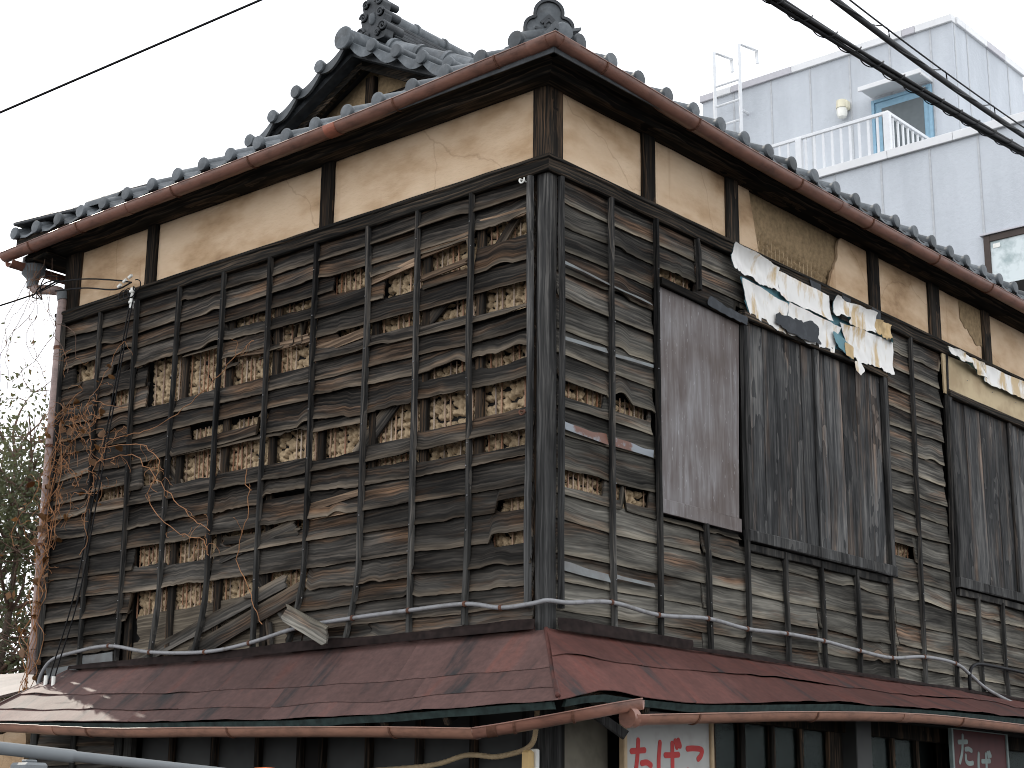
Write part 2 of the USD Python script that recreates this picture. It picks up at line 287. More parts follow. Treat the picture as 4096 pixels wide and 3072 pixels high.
def awning_mat(name, ax, red, var):
    sc = (7, 1.1, 1.1) if ax == 0 else (1.1, 7, 1.1)
    c = np.array(red)
    nd = {'g': ('geometry', {}), 'oi': ('object_info', {}), 'rv': ('vector_math', {'math_type': 'scale', 'vector1': (13., 29., 7.)}), 'v': ('vector_math', {'math_type': 'add'}),
          'm': ('mapping', {'scale': sc}), 'n': ('noise_texture', {'scale': .75, 'detail': 4, 'roughness': .6, 'distortion': .25}),
          'r': ('rgb_ramp', {'ramp': [(.32, (.028, .026, .026)), (.43, c * .82), (.6, c), (.72, c * np.array((1.2, .95, .88)))]}),
          'n2': ('noise_texture', {'scale': 26, 'detail': 5, 'roughness': .7}), 'r2': ('rgb_ramp', {'ramp': [(.3, (.72, .74, .76)), (.7, (1.12, 1.1, 1.1))]}), 'mu': ('mix', {'mix_type': 'multiply', 'fac': 1.}),
          't': ('map_range', {'from_min': 0., 'from_max': 1., 'to_min': .8, 'to_max': 1.2}), 'm2': ('mix', {'mix_type': 'multiply', 'fac': 1.}),
          'b': ('bump', {'strength': .25, 'distance': .004}), 'p': ('principled_bsdf', {'roughness': .6, 'specular_ior_level': .12})}
    return mat(name, nd, [('oi.random', 'rv.scale'), ('g.position', 'v.vector1'), ('rv.vector', 'v.vector2'), ('v.vector', 'm.vector'), ('m.vector', 'n.vector'), ('n.fac', 'r.fac'), ('g.position', 'n2.vector'), ('n2.fac', 'r2.fac'),
                          ('r.color', 'mu.color1'), ('r2.color', 'mu.color2'), ('oi.random', 't.value'), ('mu.color', 'm2.color1'), ('t.result', 'm2.color2'), ('m2.color', 'p.base_color'), ('n2.fac', 'b.height'), ('b.normal', 'p.normal')])
M['awning_left'] = awning_mat('awning_left', 0, (.098, .056, .049), .2)
M['awning_right'] = awning_mat('awning_right', 1, (.092, .038, .031), .2)
M['flashing'] = plain('flashing', (.014, .009, .008), .8, var=.7, scale=16, spec=.08)
M['green_fascia'] = plain('green_fascia', (.016, .026, .024), .8, var=.7, scale=20, spec=.15)
def stained(name, base, stain, lo, hi, scale, rough=.5, metal=0., stretch=(1, 1, 1), bump=0.):
    nd = {'g': ('geometry', {}), 'm': ('mapping', {'scale': stretch}), 'n': ('noise_texture', {'scale': scale, 'detail': 6, 'roughness': .62}), 'r': ('rgb_ramp', {'ramp': [(lo, base), (hi, stain)]}),
          'p': ('principled_bsdf', {'roughness': rough, 'metallic': metal, 'specular_ior_level': .35})}
    ln = [('g.position', 'm.vector'), ('m.vector', 'n.vector'), ('n.fac', 'r.fac'), ('r.color', 'p.base_color')]
    if bump:
        nd['b'] = ('bump', {'strength': bump, 'distance': .01}); ln += [('n.fac', 'b.height'), ('b.normal', 'p.normal')]
    return mat(name, nd, ln)
M['galvanised'] = stained('galvanised', (.16, .175, .19), (.09, .035, .02), .48, .55, 4, .5)
M['galvanised_dark'] = stained('galvanised_dark', (.12, .13, .13), (.08, .075, .07), .4, .65, 7, .5)
M['vinyl'] = stained('vinyl', (.62, .605, .575), (.44, .32, .17), .50, .60, 2.6, .5, stretch=(3, 3, 1), bump=.2)
M['vinyl_back'] = plain('vinyl_back', (.07, .17, .20), .5, var=.3)
M['tan_backing'] = plain('tan_backing', (.44, .32, .17), .8, var=.25)
M['black_tape'] = stained('black_tape', (.011, .014, .018), (.03, .034, .04), .5, .7, 14, .7)
M['cream_board'] = stained('cream_board', (.42, .33, .2), (.30, .22, .125), .45, .65, 3, .8)
def plywood():
    nd = {'g': ('geometry', {}), 'm': ('mapping', {'scale': (14, 14, 1.4)}), 'n': ('noise_texture', {'scale': 1.6, 'detail': 6, 'roughness': .62, 'distortion': .6}),
          'r': ('rgb_ramp', {'ramp': [(.28, (.070, .053, .048)), (.5, (.112, .100, .096)), (.72, (.185, .178, .178))]}),
          'n2': ('noise_texture', {'scale': 2.6, 'detail': 4}), 'r2': ('rgb_ramp', {'ramp': [(.35, (.72, .64, .60)), (.65, (1.15, 1.17, 1.2))]}), 'mu': ('mix', {'mix_type': 'multiply', 'fac': 1.}),
          'ms': ('mapping', {'scale': (110, 110, 20)}), 'ns': ('noise_texture', {'scale': 1., 'detail': 2}), 'rs': ('rgb_ramp', {'ramp': [(.69, (0, 0, 0)), (.74, (.5, .5, .5))]}), 'mx': ('mix', {'mix_type': 'mix', 'color2': (.42, .42, .43)}),
          'b': ('bump', {'strength': .4, 'distance': .004}), 'p': ('principled_bsdf', {'roughness': .7, 'specular_ior_level': .3})}
    return mat('plywood', nd, [('g.position', 'm.vector'), ('m.vector', 'n.vector'), ('n.fac', 'r.fac'), ('g.position', 'n2.vector'), ('n2.fac', 'r2.fac'), ('r.color', 'mu.color1'), ('r2.color', 'mu.color2'), ('g.position', 'ms.vector'), ('ms.vector', 'ns.vector'), ('ns.fac', 'rs.fac'),
                               ('rs.color', 'mx.fac'), ('mu.color', 'mx.color1'), ('mx.color', 'p.base_color'), ('n.fac', 'b.height'), ('b.normal', 'p.normal')])
M['plywood'] = plywood()
M['conduit'] = stained('conduit', (.19, .19, .195), (.12, .115, .11), .5, .66, 12, .5)
M['rust'] = plain('rust', (.09, .04, .025), .8, var=.4, scale=30)
M['cable'] = plain('cable', (.005, .005, .0055), .5, spec=.12)
M['grey_plastic'] = plain('grey_plastic', (.13, .14, .145), .45, var=.1)
M['white_plastic'] = plain('white_plastic', (.7, .69, .64), .4, var=.06)
M['beige'] = plain('beige', (.55, .38, .17), .5, var=.1)
M['tube'] = plain('tube', (.36, .27, .16), .6, var=.2)
M['sign_white'] = stained('sign_white', (.36, .355, .335), (.25, .235, .205), .5, .75, 3, .45)
M['sign_red'] = plain('sign_red', (.42, .028, .026), .5, var=.15)
M['sign_ground'] = plain('sign_ground', (.065, .012, .012), .5, var=.25)
M['sign_pale'] = plain('sign_pale', (.22, .27, .255), .55, var=.2)
M['sign_frame'] = plain('sign_frame', (.42, .31, .19), .6, var=.2)
M['render_wall'] = stained('render_wall', (.17, .155, .12), (.09, .08, .06), .45, .68, 3.5, .9)
M['door_panel'] = stained('door_panel', (.030, .031, .029), (.016, .016, .015), .4, .65, 3, .6)
M['door_glass'] = mat('door_glass', {'f': ('fresnel', {'IOR': 1.45}), 't': ('transparent_bsdf', {'color': (.55, .6, .58)}), 'g': ('glossy_bsdf', {'roughness': .2, 'color': (.16, .185, .18)}), 'm': ('mix_closure', {})},
                      [('f.fac', 'm.fac'), ('t.BSDF', 'm.closure1'), ('g.BSDF', 'm.closure2')], surface='m.closure')
M['orange'] = plain('orange', (.62, .13, .03), .4, var=.15)
M['panel_white'] = mat('panel_white', {'g': ('geometry', {}), 'n': ('noise_texture', {'scale': 1.1, 'detail': 5, 'roughness': .6}), 'm': ('mapping', {'scale': (1, 1, .25)}), 'r': ('rgb_ramp', {'ramp': [(.28, (.385, .405, .43)), (.6, (.465, .488, .515))]}),
    'n2': ('noise_texture', {'scale': 7, 'detail': 6, 'roughness': .7}), 'b': ('bump', {'strength': .5, 'distance': .03}), 'p': ('principled_bsdf', {'roughness': .85, 'specular_ior_level': .2})},
    [('g.position', 'm.vector'), ('m.vector', 'n.vector'), ('n.fac', 'r.fac'), ('r.color', 'p.base_color'), ('g.position', 'n2.vector'), ('n2.fac', 'b.height'), ('b.normal', 'p.normal')])
M['joint'] = plain('joint', (.40, .41, .42), .8, var=.15)
M['coping'] = plain('coping', (.60, .60, .60), .5, var=.06, scale=2)
M['coping_old'] = plain('coping_old', (.42, .41, .43), .5, var=.06)
M['white_metal'] = plain('white_metal', (.60, .61, .62), .45, var=.05)
M['blue_door'] = plain('blue_door', (.20, .33, .42), .45, var=.12)
M['mesh_dark'] = plain('mesh_dark', (.10, .115, .12), .6, var=.1)
M['brown_frame'] = plain('brown_frame', (.05, .036, .03), .4, var=.15)
M['frosted'] = stained('frosted', (.55, .60, .60), (.30, .36, .36), .45, .62, 2.2, .25)
M['lamp_cream'] = plain('lamp_cream', (.62, .58, .44), .4, var=.05)
M['lamp_globe'] = plain('lamp_globe', (.75, .74, .68), .25, var=.04)
M['asphalt'] = plain('asphalt', (.05, .05, .052), .9, var=.25, scale=4, bump=.5)
M['pavement'] = plain('pavement', (.13, .128, .122), .9, var=.15, scale=5, bump=.3)
M['bark'] = plain('bark', (.075, .055, .042), .9, var=.4, scale=20, bump=.6)
M['twig'] = plain('twig', (.10, .062, .045), .85, var=.4, scale=8)
M['vine'] = plain('vine', (.27, .13, .06), .8, var=.4, scale=8)
def leaf(name, a, b, tr=.35):
    nd = {'oi': ('geometry', {}), 'r': ('rgb_ramp', {'ramp': [(0, a), (1, b)]}), 'd': ('principled_bsdf', {'roughness': .45, 'specular_ior_level': .4}), 't': ('translucent_bsdf', {}), 'm': ('mix_closure', {'fac': tr})}
    return mat(name, nd, [('oi.random_per_island', 'r.fac'), ('r.color', 'd.base_color'), ('r.color', 't.color'), ('d.BSDF', 'm.closure1'), ('t.BSDF', 'm.closure2')], surface='m.closure')
M['leaf'] = leaf('leaf', (.075, .082, .04), (.23, .225, .11), .55)
M['leaf_dead'] = leaf('leaf_dead', (.16, .075, .025), (.36, .17, .06), .4)
M['shed_metal'] = stained('shed_metal', (.105, .078, .07), (.06, .045, .04), .45, .65, 4, .6)

# ------------------------------------------------------------------ ground
def disc_ground(name, pts, z, mt):
    return add(name, (np.array([[x, y, z] for x, y in pts]), np.array([[0, 1, 2], [0, 2, 3]])), mt, kind='structure')
disc_ground('ground', [(-300, -300), (300, -300), (300, 300), (-300, 300)], 0, M['asphalt'])
add('pavement', cbox((-14, -1.6, .004), (1.5, -.02, .12), .015), M['pavement'], kind='structure')
add('pavement', cbox((.02, -.018, .004), (1.5, 24, .12), .015), M['pavement'], kind='structure')

# ------------------------------------------------------------------ the house
H = thing('old_house', 'old two-storey corner house with dark weathered plank walls and grey tiled roof', 'house')
SL, SR = 4.70, 8.6
wall = [add('plank_wall', box(W(0, .0, 2.4, -.06), W(0, SL, 5.37, -.12)), M['dark_inside'], H),
        add('plank_wall', box(W(1, .0, 2.4, -.06), W(1, SR, 5.37, -.12)), M['dark_inside'], H)]
add('rear_wall', box((-SL, .012, 0), (-SL + .1, SR, 5.9)), M['dark_inside'], H)
add('rear_wall', box((-SL, SR, 0), (0, SR + .1, 7.1)), M['dark_inside'], H)

# missing or broken places in the planks: s from, s to, z from, z to
HL = [(-0.47,-0.13,4.95,5.05),(-0.86,-0.56,4.84,5.00),(-1.26,-0.99,4.79,4.95),(-1.73,-1.45,4.91,5.03),(-0.46,-0.13,4.53,4.655),(-0.88,-0.57,4.55,4.63),(-1.31,-1.00,4.57,4.65),(-1.68,-1.41,4.61,4.65),
      (-2.22,-1.88,4.48,4.64),(-2.20,-1.88,4.68,4.78),(-2.26,-1.90,4.87,4.91),(-2.70,-2.36,4.87,4.92),(-3.16,-2.79,4.48,4.76),(-2.69,-2.35,4.48,4.60),(-2.69,-2.37,4.63,4.675),(-3.58,-3.29,4.47,4.78),(-4.50,-4.21,4.80,4.93),(-3.99,-3.74,4.79,4.845),(-4.02,-3.85,4.55,4.64),
      (-0.47,-0.12,3.92,4.09),(-0.49,-0.12,4.20,4.27),(-0.90,-0.57,3.905,4.09),(-0.91,-0.57,4.21,4.255),(-1.33,-1.01,3.885,4.08),(-1.76,-1.43,3.86,4.03),(-2.25,-1.91,3.89,4.06),(-2.69,-2.36,3.895,4.065),(-3.17,-2.83,3.89,4.07),(-3.60,-3.31,3.92,4.085),
      (-3.10,-2.82,4.17,4.21),(-2.69,-2.36,4.175,4.21),(-4.08,-3.74,3.87,3.945),(-0.46,-0.12,3.71,3.79),(-0.88,-0.57,3.72,3.785),(-1.29,-1.03,3.74,3.77),(-0.33,-0.12,3.35,3.415),(-0.38,-0.13,3.16,3.23),
      (-3.17,-2.83,3.34,3.49),(-3.60,-3.32,3.36,3.48),(-2.69,-2.36,3.405,3.485),(-2.29,-1.95,3.445,3.49),(-2.70,-2.38,3.075,3.19),(-3.16,-2.84,3.055,3.19),(-3.58,-3.32,3.06,3.18),(-2.20,-1.93,3.045,3.18)]
HL = [(-b, -a, c, d) for a, b, c, d in HL]
HR = [(.10,.51,3.99,4.07),(.56,.93,4.0,4.06),(.10,.49,3.48,3.57),(.55,.92,3.475,3.54),(3.78,4.14,3.63,3.675),(1.02,1.42,4.92,4.99)]
_b = np.array([.09, .544, .98, 1.408, 1.885, 2.322, 2.792, 3.271, 3.74, 4.191, 4.641])
HL = [(_b[np.abs(_b - a).argmin()] + .0 if np.abs(_b - a).min() < .13 else a, _b[np.abs(_b - b).argmin()] if np.abs(_b - b).min() < .13 else b, c, d) for a, b, c, d in HL]
HL = [(a, b if b > a + .05 else a + .3, c, d) for a, b, c, d in HL]
BIG_L = [(1.98, 3.62, 2.70, 3.045), (3.62, 3.72, 2.70, 3.0)]     # the wide inner boards show here
OPEN_R = [(.985, 1.90, 3.45, 4.86), (1.88, 3.80, 3.38, 4.95), (4.72, 6.75, 3.42, 5.2)]
ROWS_L = [5.285, 5.16, 5.03, 4.93, 4.78, 4.645, 4.485, 4.37, 4.26, 4.085, 3.90, 3.785, 3.64, 3.485, 3.35, 3.19, 3.05, 2.93, 2.81, 2.70]
ROWS_R = [5.285, 5.13, 4.99, 4.84, 4.70, 4.55, 4.37, 4.22, 4.06, 3.92, 3.77, 3.57, 3.42, 3.28, 3.10, 2.95, 2.80, 2.66]
BAT_L = [(.112, .118), (.544, .537), (.98, .975), (1.408, 1.395), (1.885, 1.873), (2.322, 2.319), (2.792, 2.798), (3.271, 3.303), (3.74, 3.702), (4.191, 4.12), (4.641, 4.60)]
BAT_R = [(.11, .115), (.527, .547), (.982, .972), (1.43, 1.48), (1.93, 1.894), (2.331, 2.354), (2.756, 2.805), (3.239, 3.259), (3.82, 3.70), (4.223, 4.172), (4.80, 4.649), (5.12, 5.081), (5.561, 5.492), (6.0, 5.95), (6.5, 6.45), (7.0, 7.0), (7.45, 7.45), (7.9, 7.9), (8.4, 8.4)]

def plank_body(side, sg, lo, hi, seed, curl, ragL, ragR):
    m = 6; t = np.linspace(0, 1, m)[:, None]
    s = np.broadcast_to(sg[None], (m, len(sg))).copy()
    L0, L1 = sg[0], sg[-1]; span = max(L1 - L0, .01)
    jl = ragL * np.abs(N(np.arange(m) * 1.7, seed, 3.)) ; jr = ragR * np.abs(N(np.arange(m) * 1.9, seed, 8.))
    s = s + jl[:, None] * (1 - (s - L0) / span) ** 6 - jr[:, None] * ((s - L0) / span) ** 6
    z = lo[None] + (hi - lo)[None] * t
    n = .012 + (.022 if side == 0 else .014) * (1 - t) + curl * (1 - t) ** 2 * (.5 + .5 * N(s * 1.9, seed * 1.37, 0.)) + .005 * N(s * 3, t * 2, seed * .77) + .0015 * N(s * 19, t * 5, seed)
    T = np.zeros(3) - OUT[side] * .011
    return board(W(side, s, z, n), T, s, (hi - lo)[None] * t)
def clad(side, rows, holes, S0, S1, breaks, damage, mt):
    k = 0
    for i in range(len(rows) - 1):
        zt, zb = rows[i], rows[i + 1]
        cuts, pos = [S0], 0
        idx = 0
        while True:
            idx += int(rng.integers(2, 5))
            if idx >= len(breaks): break
            cuts.append(breaks[idx])
        cuts.append(S1)
        for a, b in zip(cuts[:-1], cuts[1:]):
            k += 1; seed = 100 * side + k + 3
            sg = np.linspace(a + .002, b - .002, max(6, int((b - a) / .022)))
            tilt = rng.normal(0, .006) * (sg - (a + b) / 2) / max(b - a, .3) * 2
            sag = -.008 * rng.random() * np.sin((sg - a) / (b - a) * np.pi)
            amp = damage * rng.choice([.3, .6, 1., 1.8], p=[.35, .35, .2, .1])
            edge = N(sg * 1.7, seed, 1.) * .007 + amp * (.003 * N(sg * 7, seed, 2.) + .0018 * N(sg * 31, seed, 4.))
            bite = np.clip(N(sg * 3.1, seed, 9.) - .66, 0, 1) * .12 * amp
            lo = zb + tilt + sag + edge + bite
            hi = np.full_like(sg, zt + .02) + tilt + sag + .003 * N(sg * 4, seed, 6.)
            gap = np.zeros(len(sg), bool)
            for q, (h0, h1, c, d) in enumerate(holes):
                j0, j1 = .012 * N(q * 7.3, seed, 1.), .012 * N(q * 3.9, seed, 2.)
                inside = (sg > h0 + j0) & (sg < h1 + j1)
                if not inside.any() or d <= lo.min() or c >= hi.max(): continue
                rg = rng.choice([.35, 1.0, 1.8], p=[.5, .3, .2]); cc = c + rg * (.005 * N(sg * 6, q, seed) + .003 * N(sg * 27, q, 5.)); dd = d + rg * (.006 * N(sg * 6, q, seed + 40) + .004 * N(sg * 27, q, 7.))
                up, dn = hi - np.maximum(dd, lo), np.minimum(cc, hi) - lo
                ov = inside & (dd > lo) & (cc < hi)
                keep_up = up >= dn
                lo = np.where(ov & keep_up, np.maximum(dd, lo), lo); hi = np.where(ov & ~keep_up, np.minimum(cc, hi), hi)
                gap |= ov & (np.maximum(up, dn) < .028)
            gap |= (hi - lo) < .02
            run = []; j = 0
            while j < len(sg):
                if gap[j]: j += 1; continue
                e = j
                while e + 1 < len(sg) and not gap[e + 1]: e += 1
                if e - j >= 2:
                    rl = .01 if j == 0 else .018; rr = .01 if e == len(sg) - 1 else .018
                    body = plank_body(side, sg[j:e + 1], lo[j:e + 1], hi[j:e + 1], seed, rng.choice([.004, .012, .03], p=[.45, .35, .2]) * (1 if side == 0 else .7), rl, rr)
                    add_board('plank', body, mt, wall[side])
                j = e + 1
clad(0, ROWS_L, HL + BIG_L, .068, SL - .03, [b[0] for b in BAT_L], 1.5, M['plank_left'])
clad(1, ROWS_R, HR + OPEN_R, .055, SR - .02, [b[0] for b in BAT_R], 1.0, M['plank_right'])

def batten(side, st, sb, zt, zb, seed, w=.036, bend=0.):
    t = np.linspace(0, 1, 22); z = zt + (zb - zt) * t
    s = st + (sb - st) * t + .006 * N(t * 5, seed, 0.) + bend * np.clip((t - .82) / .18, 0, 1) ** 1.5
    n = .047 + .012 * np.clip(N(t * 3, seed, 5.), -.2, 1)
    ww = w / 2 * (1 + .15 * N(t * 14, seed, 2.)); h = .013
    R = []
    for x, y in ((-1, -1), (-.75, .8), (-.5, 1), (.5, 1), (.75, .8), (1, -1)):
        R.append(W(side, s + x * ww, z, n + y * h + .002 * N(t * 20, seed, x * 9.)))
    return loft(np.array(R).transpose(1, 0, 2))
for i, (a, b) in enumerate(BAT_L):
    if i == 0: continue
    add('batten', batten(0, a, b, 5.28, 2.74 if i in (1, 4, 10) else 2.70, i * 2.3, bend={3: .10, 7: .05, 4: .12, 6: .10}.get(i, 0.)), M['batten'], wall[0], smooth=35)
for i, (a, b) in enumerate(BAT_R):
    if i == 0: continue
    zt, zb = 5.28, 2.695
    seg = [(zt, zb)]
    if i == 3: seg = [(5.28, 4.94), (3.46, 2.69)]
    if i == 2: seg = [(5.28, 2.69)]
    if i in (5, 6, 7): seg = [(3.40, 2.69)]
    if i == 4: seg = [(3.42, 2.69)]
    if i == 11 or i == 12 or i == 13 or i == 14: seg = [(3.42, 2.69)]
    for z1, z0 in seg:
        f = lambda z: a + (b - a) * (5.28 - z) / 2.58
        add('batten', batten(1, f(z1), f(z0), z1, z0, 50 + i * 1.9), M['batten'], wall[1], smooth=35)

nails = []
for side, BT in ((0, BAT_L), (1, BAT_R)):
    for a, b in BT[1:]:
        for z in np.arange(2.85, 5.2, .15):
            if rng.random() < .55 and not (side == 1 and a > 1 and 3.4 < z < 5.): nails.append(trimesh.creation.icosphere(subdivisions=0, radius=.0042).apply_translation(W(side, a + (b - a) * (5.28 - z) / 2.58 + rng.normal(0, .005), z + rng.normal(0, .02), .0605)))
add('nails', join(*nails), M['conduit'], H, kind='stuff')
# clay and bamboo showing in the holes
def clay(side, h0, h1, c, d, seed, n0=-.050):
    s = np.arange(h0, h1 + .006, .0075); z = np.arange(c, d + .006, .0075)
    S, Z = np.meshgrid(s, z); P1, P2 = .044, .036
    n = np.full(S.shape, -1.)
    for di in (-1, 0, 1):
        for dj in (-1, 0, 1):
            ci, cj = np.floor(S / P1) + di, np.floor(Z / P2) + dj
            js = .016 * N(ci * 5.1, cj * 3.7, seed); jz = .022 * N(ci * 2.3, cj * 9.1, seed + 3); hh = .020 + .010 * N(ci * 1.3, cj * 4.7, seed + 7)
            dx, dz = (S - (ci + .5) * P1 - js) / .0235, (Z - (cj + .5) * P2 - jz) / .021
            n = np.maximum(n, hh * np.sqrt(np.clip(1 - (dx * dx + dz * dz), 0, 1)) - .02 * (dx * dx + dz * dz > 1))
    n = n0 + np.maximum(n, -.02) + .004 * N(S * 60, Z * 60, seed) + .003 * N(S * 20, Z * 20, seed + 1.)
    cp = add('clay_patch', sheet(W(side, S, Z, n), -OUT[side] * .02), M['clay'], H, smooth=True)
    k = math.ceil(h0 / P1)
    while k * P1 < h1:
        s0 = k * P1 + .004 * N(k * 3.3, seed, 0.)
        if rng.random() < .66:
            add('lath', beam(W(side, s0 + .003, c - .01, n0 + .020), W(side, s0 + .005 * N(k, seed, 2.), d + .01, n0 + .024), .0065 + .004 * rng.random(), .006, up=OUT[side]), M['bamboo'], cp)
        k += 1
    for zz in np.arange(c + .03, d, .085):
        pts = W(side, np.linspace(h0, h1, 12), zz + .006 * N(np.linspace(h0, h1, 12) * 15, zz * 5, 1.), n0 + .019)
    return cp
for i, (a, b, c, d) in enumerate(HL): clay(0, a - .03, b + .03, c - .03, d + .03, i + 1)
for i, (a, b, c, d) in enumerate(HR): clay(1, a - .03, b + .03, c - .03, d + .03, i + 60)
clay(0, 2.0, 3.6, 3.0, 3.06, 90)
def loose(side, p0, p1, w, n, seed, mt, name='plank', parent=None, **kw):
    (s0, z0), (s1, z1) = p0, p1; L = math.hypot(s1 - s0, z1 - z0); t = np.linspace(0, L, 26); u = np.linspace(-.5, .5, 6)[:, None]
    dx, dz = (s1 - s0) / L, (z1 - z0) / L
    uw = u * w * (1 + .10 * N(t * 4, seed, 1.)[None]); tt = t[None] + .03 * N(u * 7, seed, 4.) * ((t[None] / L) ** 5 - (1 - t[None] / L) ** 5)
    s = s0 + dx * tt - dz * uw; z = z0 + dz * tt + dx * uw
    nn = n[0] + (n[1] - n[0]) * t[None] / L + .008 * N(t[None] * 2.2, u * 2, seed) + 0 * uw
    return add_board(name, board(W(side, s, z, nn), -OUT[side] * .014, tt + 0 * uw, uw + w / 2), mt, parent or wall[side], **kw)
for s0 in (.10, .50, .935, 1.36, 1.815, 2.275, 2.74, 3.215, 3.66, 4.13, 4.56):                 # studs behind the planks
    add('stud', beam(W(0, s0, 2.72, -.006), W(0, s0, 5.28, -.006), .060, .03, up=OUT[0]), M['post'], wall[0])
for s0, z0, s1, z1, w in ((1.02, 4.50, .62, 4.80, .075), (1.50, 3.84, 1.18, 4.12, .10), (.20, 5.10, .46, 4.82, .06), (3.66, 4.06, 3.20, 3.88, .03), (3.44, 4.12, 3.18, 3.88, .05), (2.72, 3.46, 2.42, 3.30, .07), (2.36, 3.20, 2.08, 2.92, .075), (3.98, 4.78, 3.78, 4.88, .06)):
    loose(0, (s0, z0), (s1, z1), w, (.004, .004), s0, M['plank_left'], name='brace')

# the wide inner boards and the slipped boards at the foot of the left wall
loose(0, (3.56, 2.935), (1.95, 2.985), .20, (-.012, -.012), 1.1, M['inner_board'])
loose(0, (3.62, 2.76), (1.95, 2.80), .18, (-.012, -.012), 2.1, M['inner_board'])
loose(0, (3.55, 2.72), (2.05, 3.13), .085, (.010, .028), 3.1, M['plank_left'])
loose(0, (2.95, 2.74), (1.93, 3.06), .11, (.018, .032), 4.1, M['plank_left'])
loose(0, (2.68, 3.44), (1.96, 3.42), .05, (.020, .032), 4.6, M['plank_left'])
loose(0, (2.70, 3.33), (2.00, 3.47), .075, (.025, .03), 5.1, M['plank_left'])
loose(0, (2.18, 2.72), (2.22, 2.90), .05, (.02, .02), 6.1, M['plank_left'])
loose(0, (2.05, 2.76), (1.3, 2.77), .10, (.018, .03), 6.7, M['plank_left'])
for s0, z0, s1, z1, w in ((.98, 5.00, .56, 5.03, .05), (.97, 4.845, .58, 4.875, .035), (.50, 5.085, .13, 5.075, .05), (2.24, 4.66, 1.92, 4.66, .05), (2.74, 4.70, 2.34, 4.66, .05), (1.40, 4.92, 1.0, 4.965, .05), (1.88, 4.56, 1.40, 4.60, .06), (1.86, 3.56, 1.42, 3.60, .05), (1.87, 3.50, 1.45, 3.50, .04)):
    loose(0, (s0, z0), (s1, z1), w, (.026, .036), s0 * 9 + z0, M['splinter'])
for k, (za, zb) in enumerate(((2.72, 2.58), (2.59, 2.45), (2.46, 2.33))):
    loose(0, (4.68, (za + zb) / 2), (3.85 + .1 * k, (za + zb) / 2 + .004), za - zb + .01, (.014, .014), 30 + k * 3.3, M['plank_left'])
for s0, s1, z0, z1 in ((3.74, 4.09, 2.715, 2.80), (4.12, 4.50, 2.60, 2.735)):
    s = np.linspace(s0, s1, 10); t = np.linspace(0, 1, 4)[:, None]
    add('metal_patch', sheet(W(0, s[None] + 0 * t, z0 + (z1 - z0) * t + .012 * N(s[None] * 5, t), .045 + .010 * N(s[None] * 4, t * 2, 3.)), -OUT[0] * .002), M['galvanised_dark'], wall[0], smooth=True)
lp = loose(0, (1.98, 2.92), (1.52, 2.735), .11, (.10, .17), 7.1, M['plank_right'], name='loose_board', parent='/World', label='broken loose board leaning on the awning against the plank wall', cat='board')

# corner posts, beam, frieze
add('corner_post', beam((-.016, .016, 2.45), (-.016, .016, 5.28), .088, .088, up=(0, 1, 0), n=16, wob=.003, seed=2), M['corner'], H)
add('corner_post', join(box((-.10, -.012, 5.37), (.012, .05, 5.84)), box((-.05, .0501, 5.37), (.0118, .126, 5.84))), M['post'], H)
add('corner_post', batten(0, .088, .094, 5.27, 2.80, 11.1, w=.040), M['corner'], H, smooth=35)
add('corner_post', batten(1, .068, .074, 5.27, 2.80, 12.1, w=.036), M['corner'], H, smooth=35)
def molded(side, s0, s1, z0, z1, n0, n1, mt, seed, name='beam', mitre=0.):
    s = np.linspace(0, 1, 40); R = []
    for z, n in ((z0, n0), (z0, n1 - .008), (z0 + .008, n1), (z1 - .03, n1), (z1 - .022, n1 + .010), (z1 - .003, n1 + .008), (z1, n0)):
        ss = (s0 - mitre * n) + (s1 - s0 + mitre * n) * s
        R.append(W(side, ss, z + .002 * N(ss * 5, seed, z * 30), n + .002 * N(ss * 7, seed + 1, z * 30)))
    return add(name, loft(np.array(R).transpose(1, 0, 2)), mt, H)
molded(0, 0, SL + .04, 5.275, 5.375, -.05, .058, M['beam_left'], 1., mitre=1.)
molded(1, 0, SR, 5.275, 5.375, -.05, .058, M['beam_right'], 2., mitre=1.)
PL = [(1.776, 1.894), (3.60, 3.715), (4.515, 4.705)]
PR = [(.888, 1.017), (1.806, 1.945), (3.671, 3.824), (4.611, 4.781), (5.53, 5.67), (7.3, 7.44), (8.45, 8.6)]
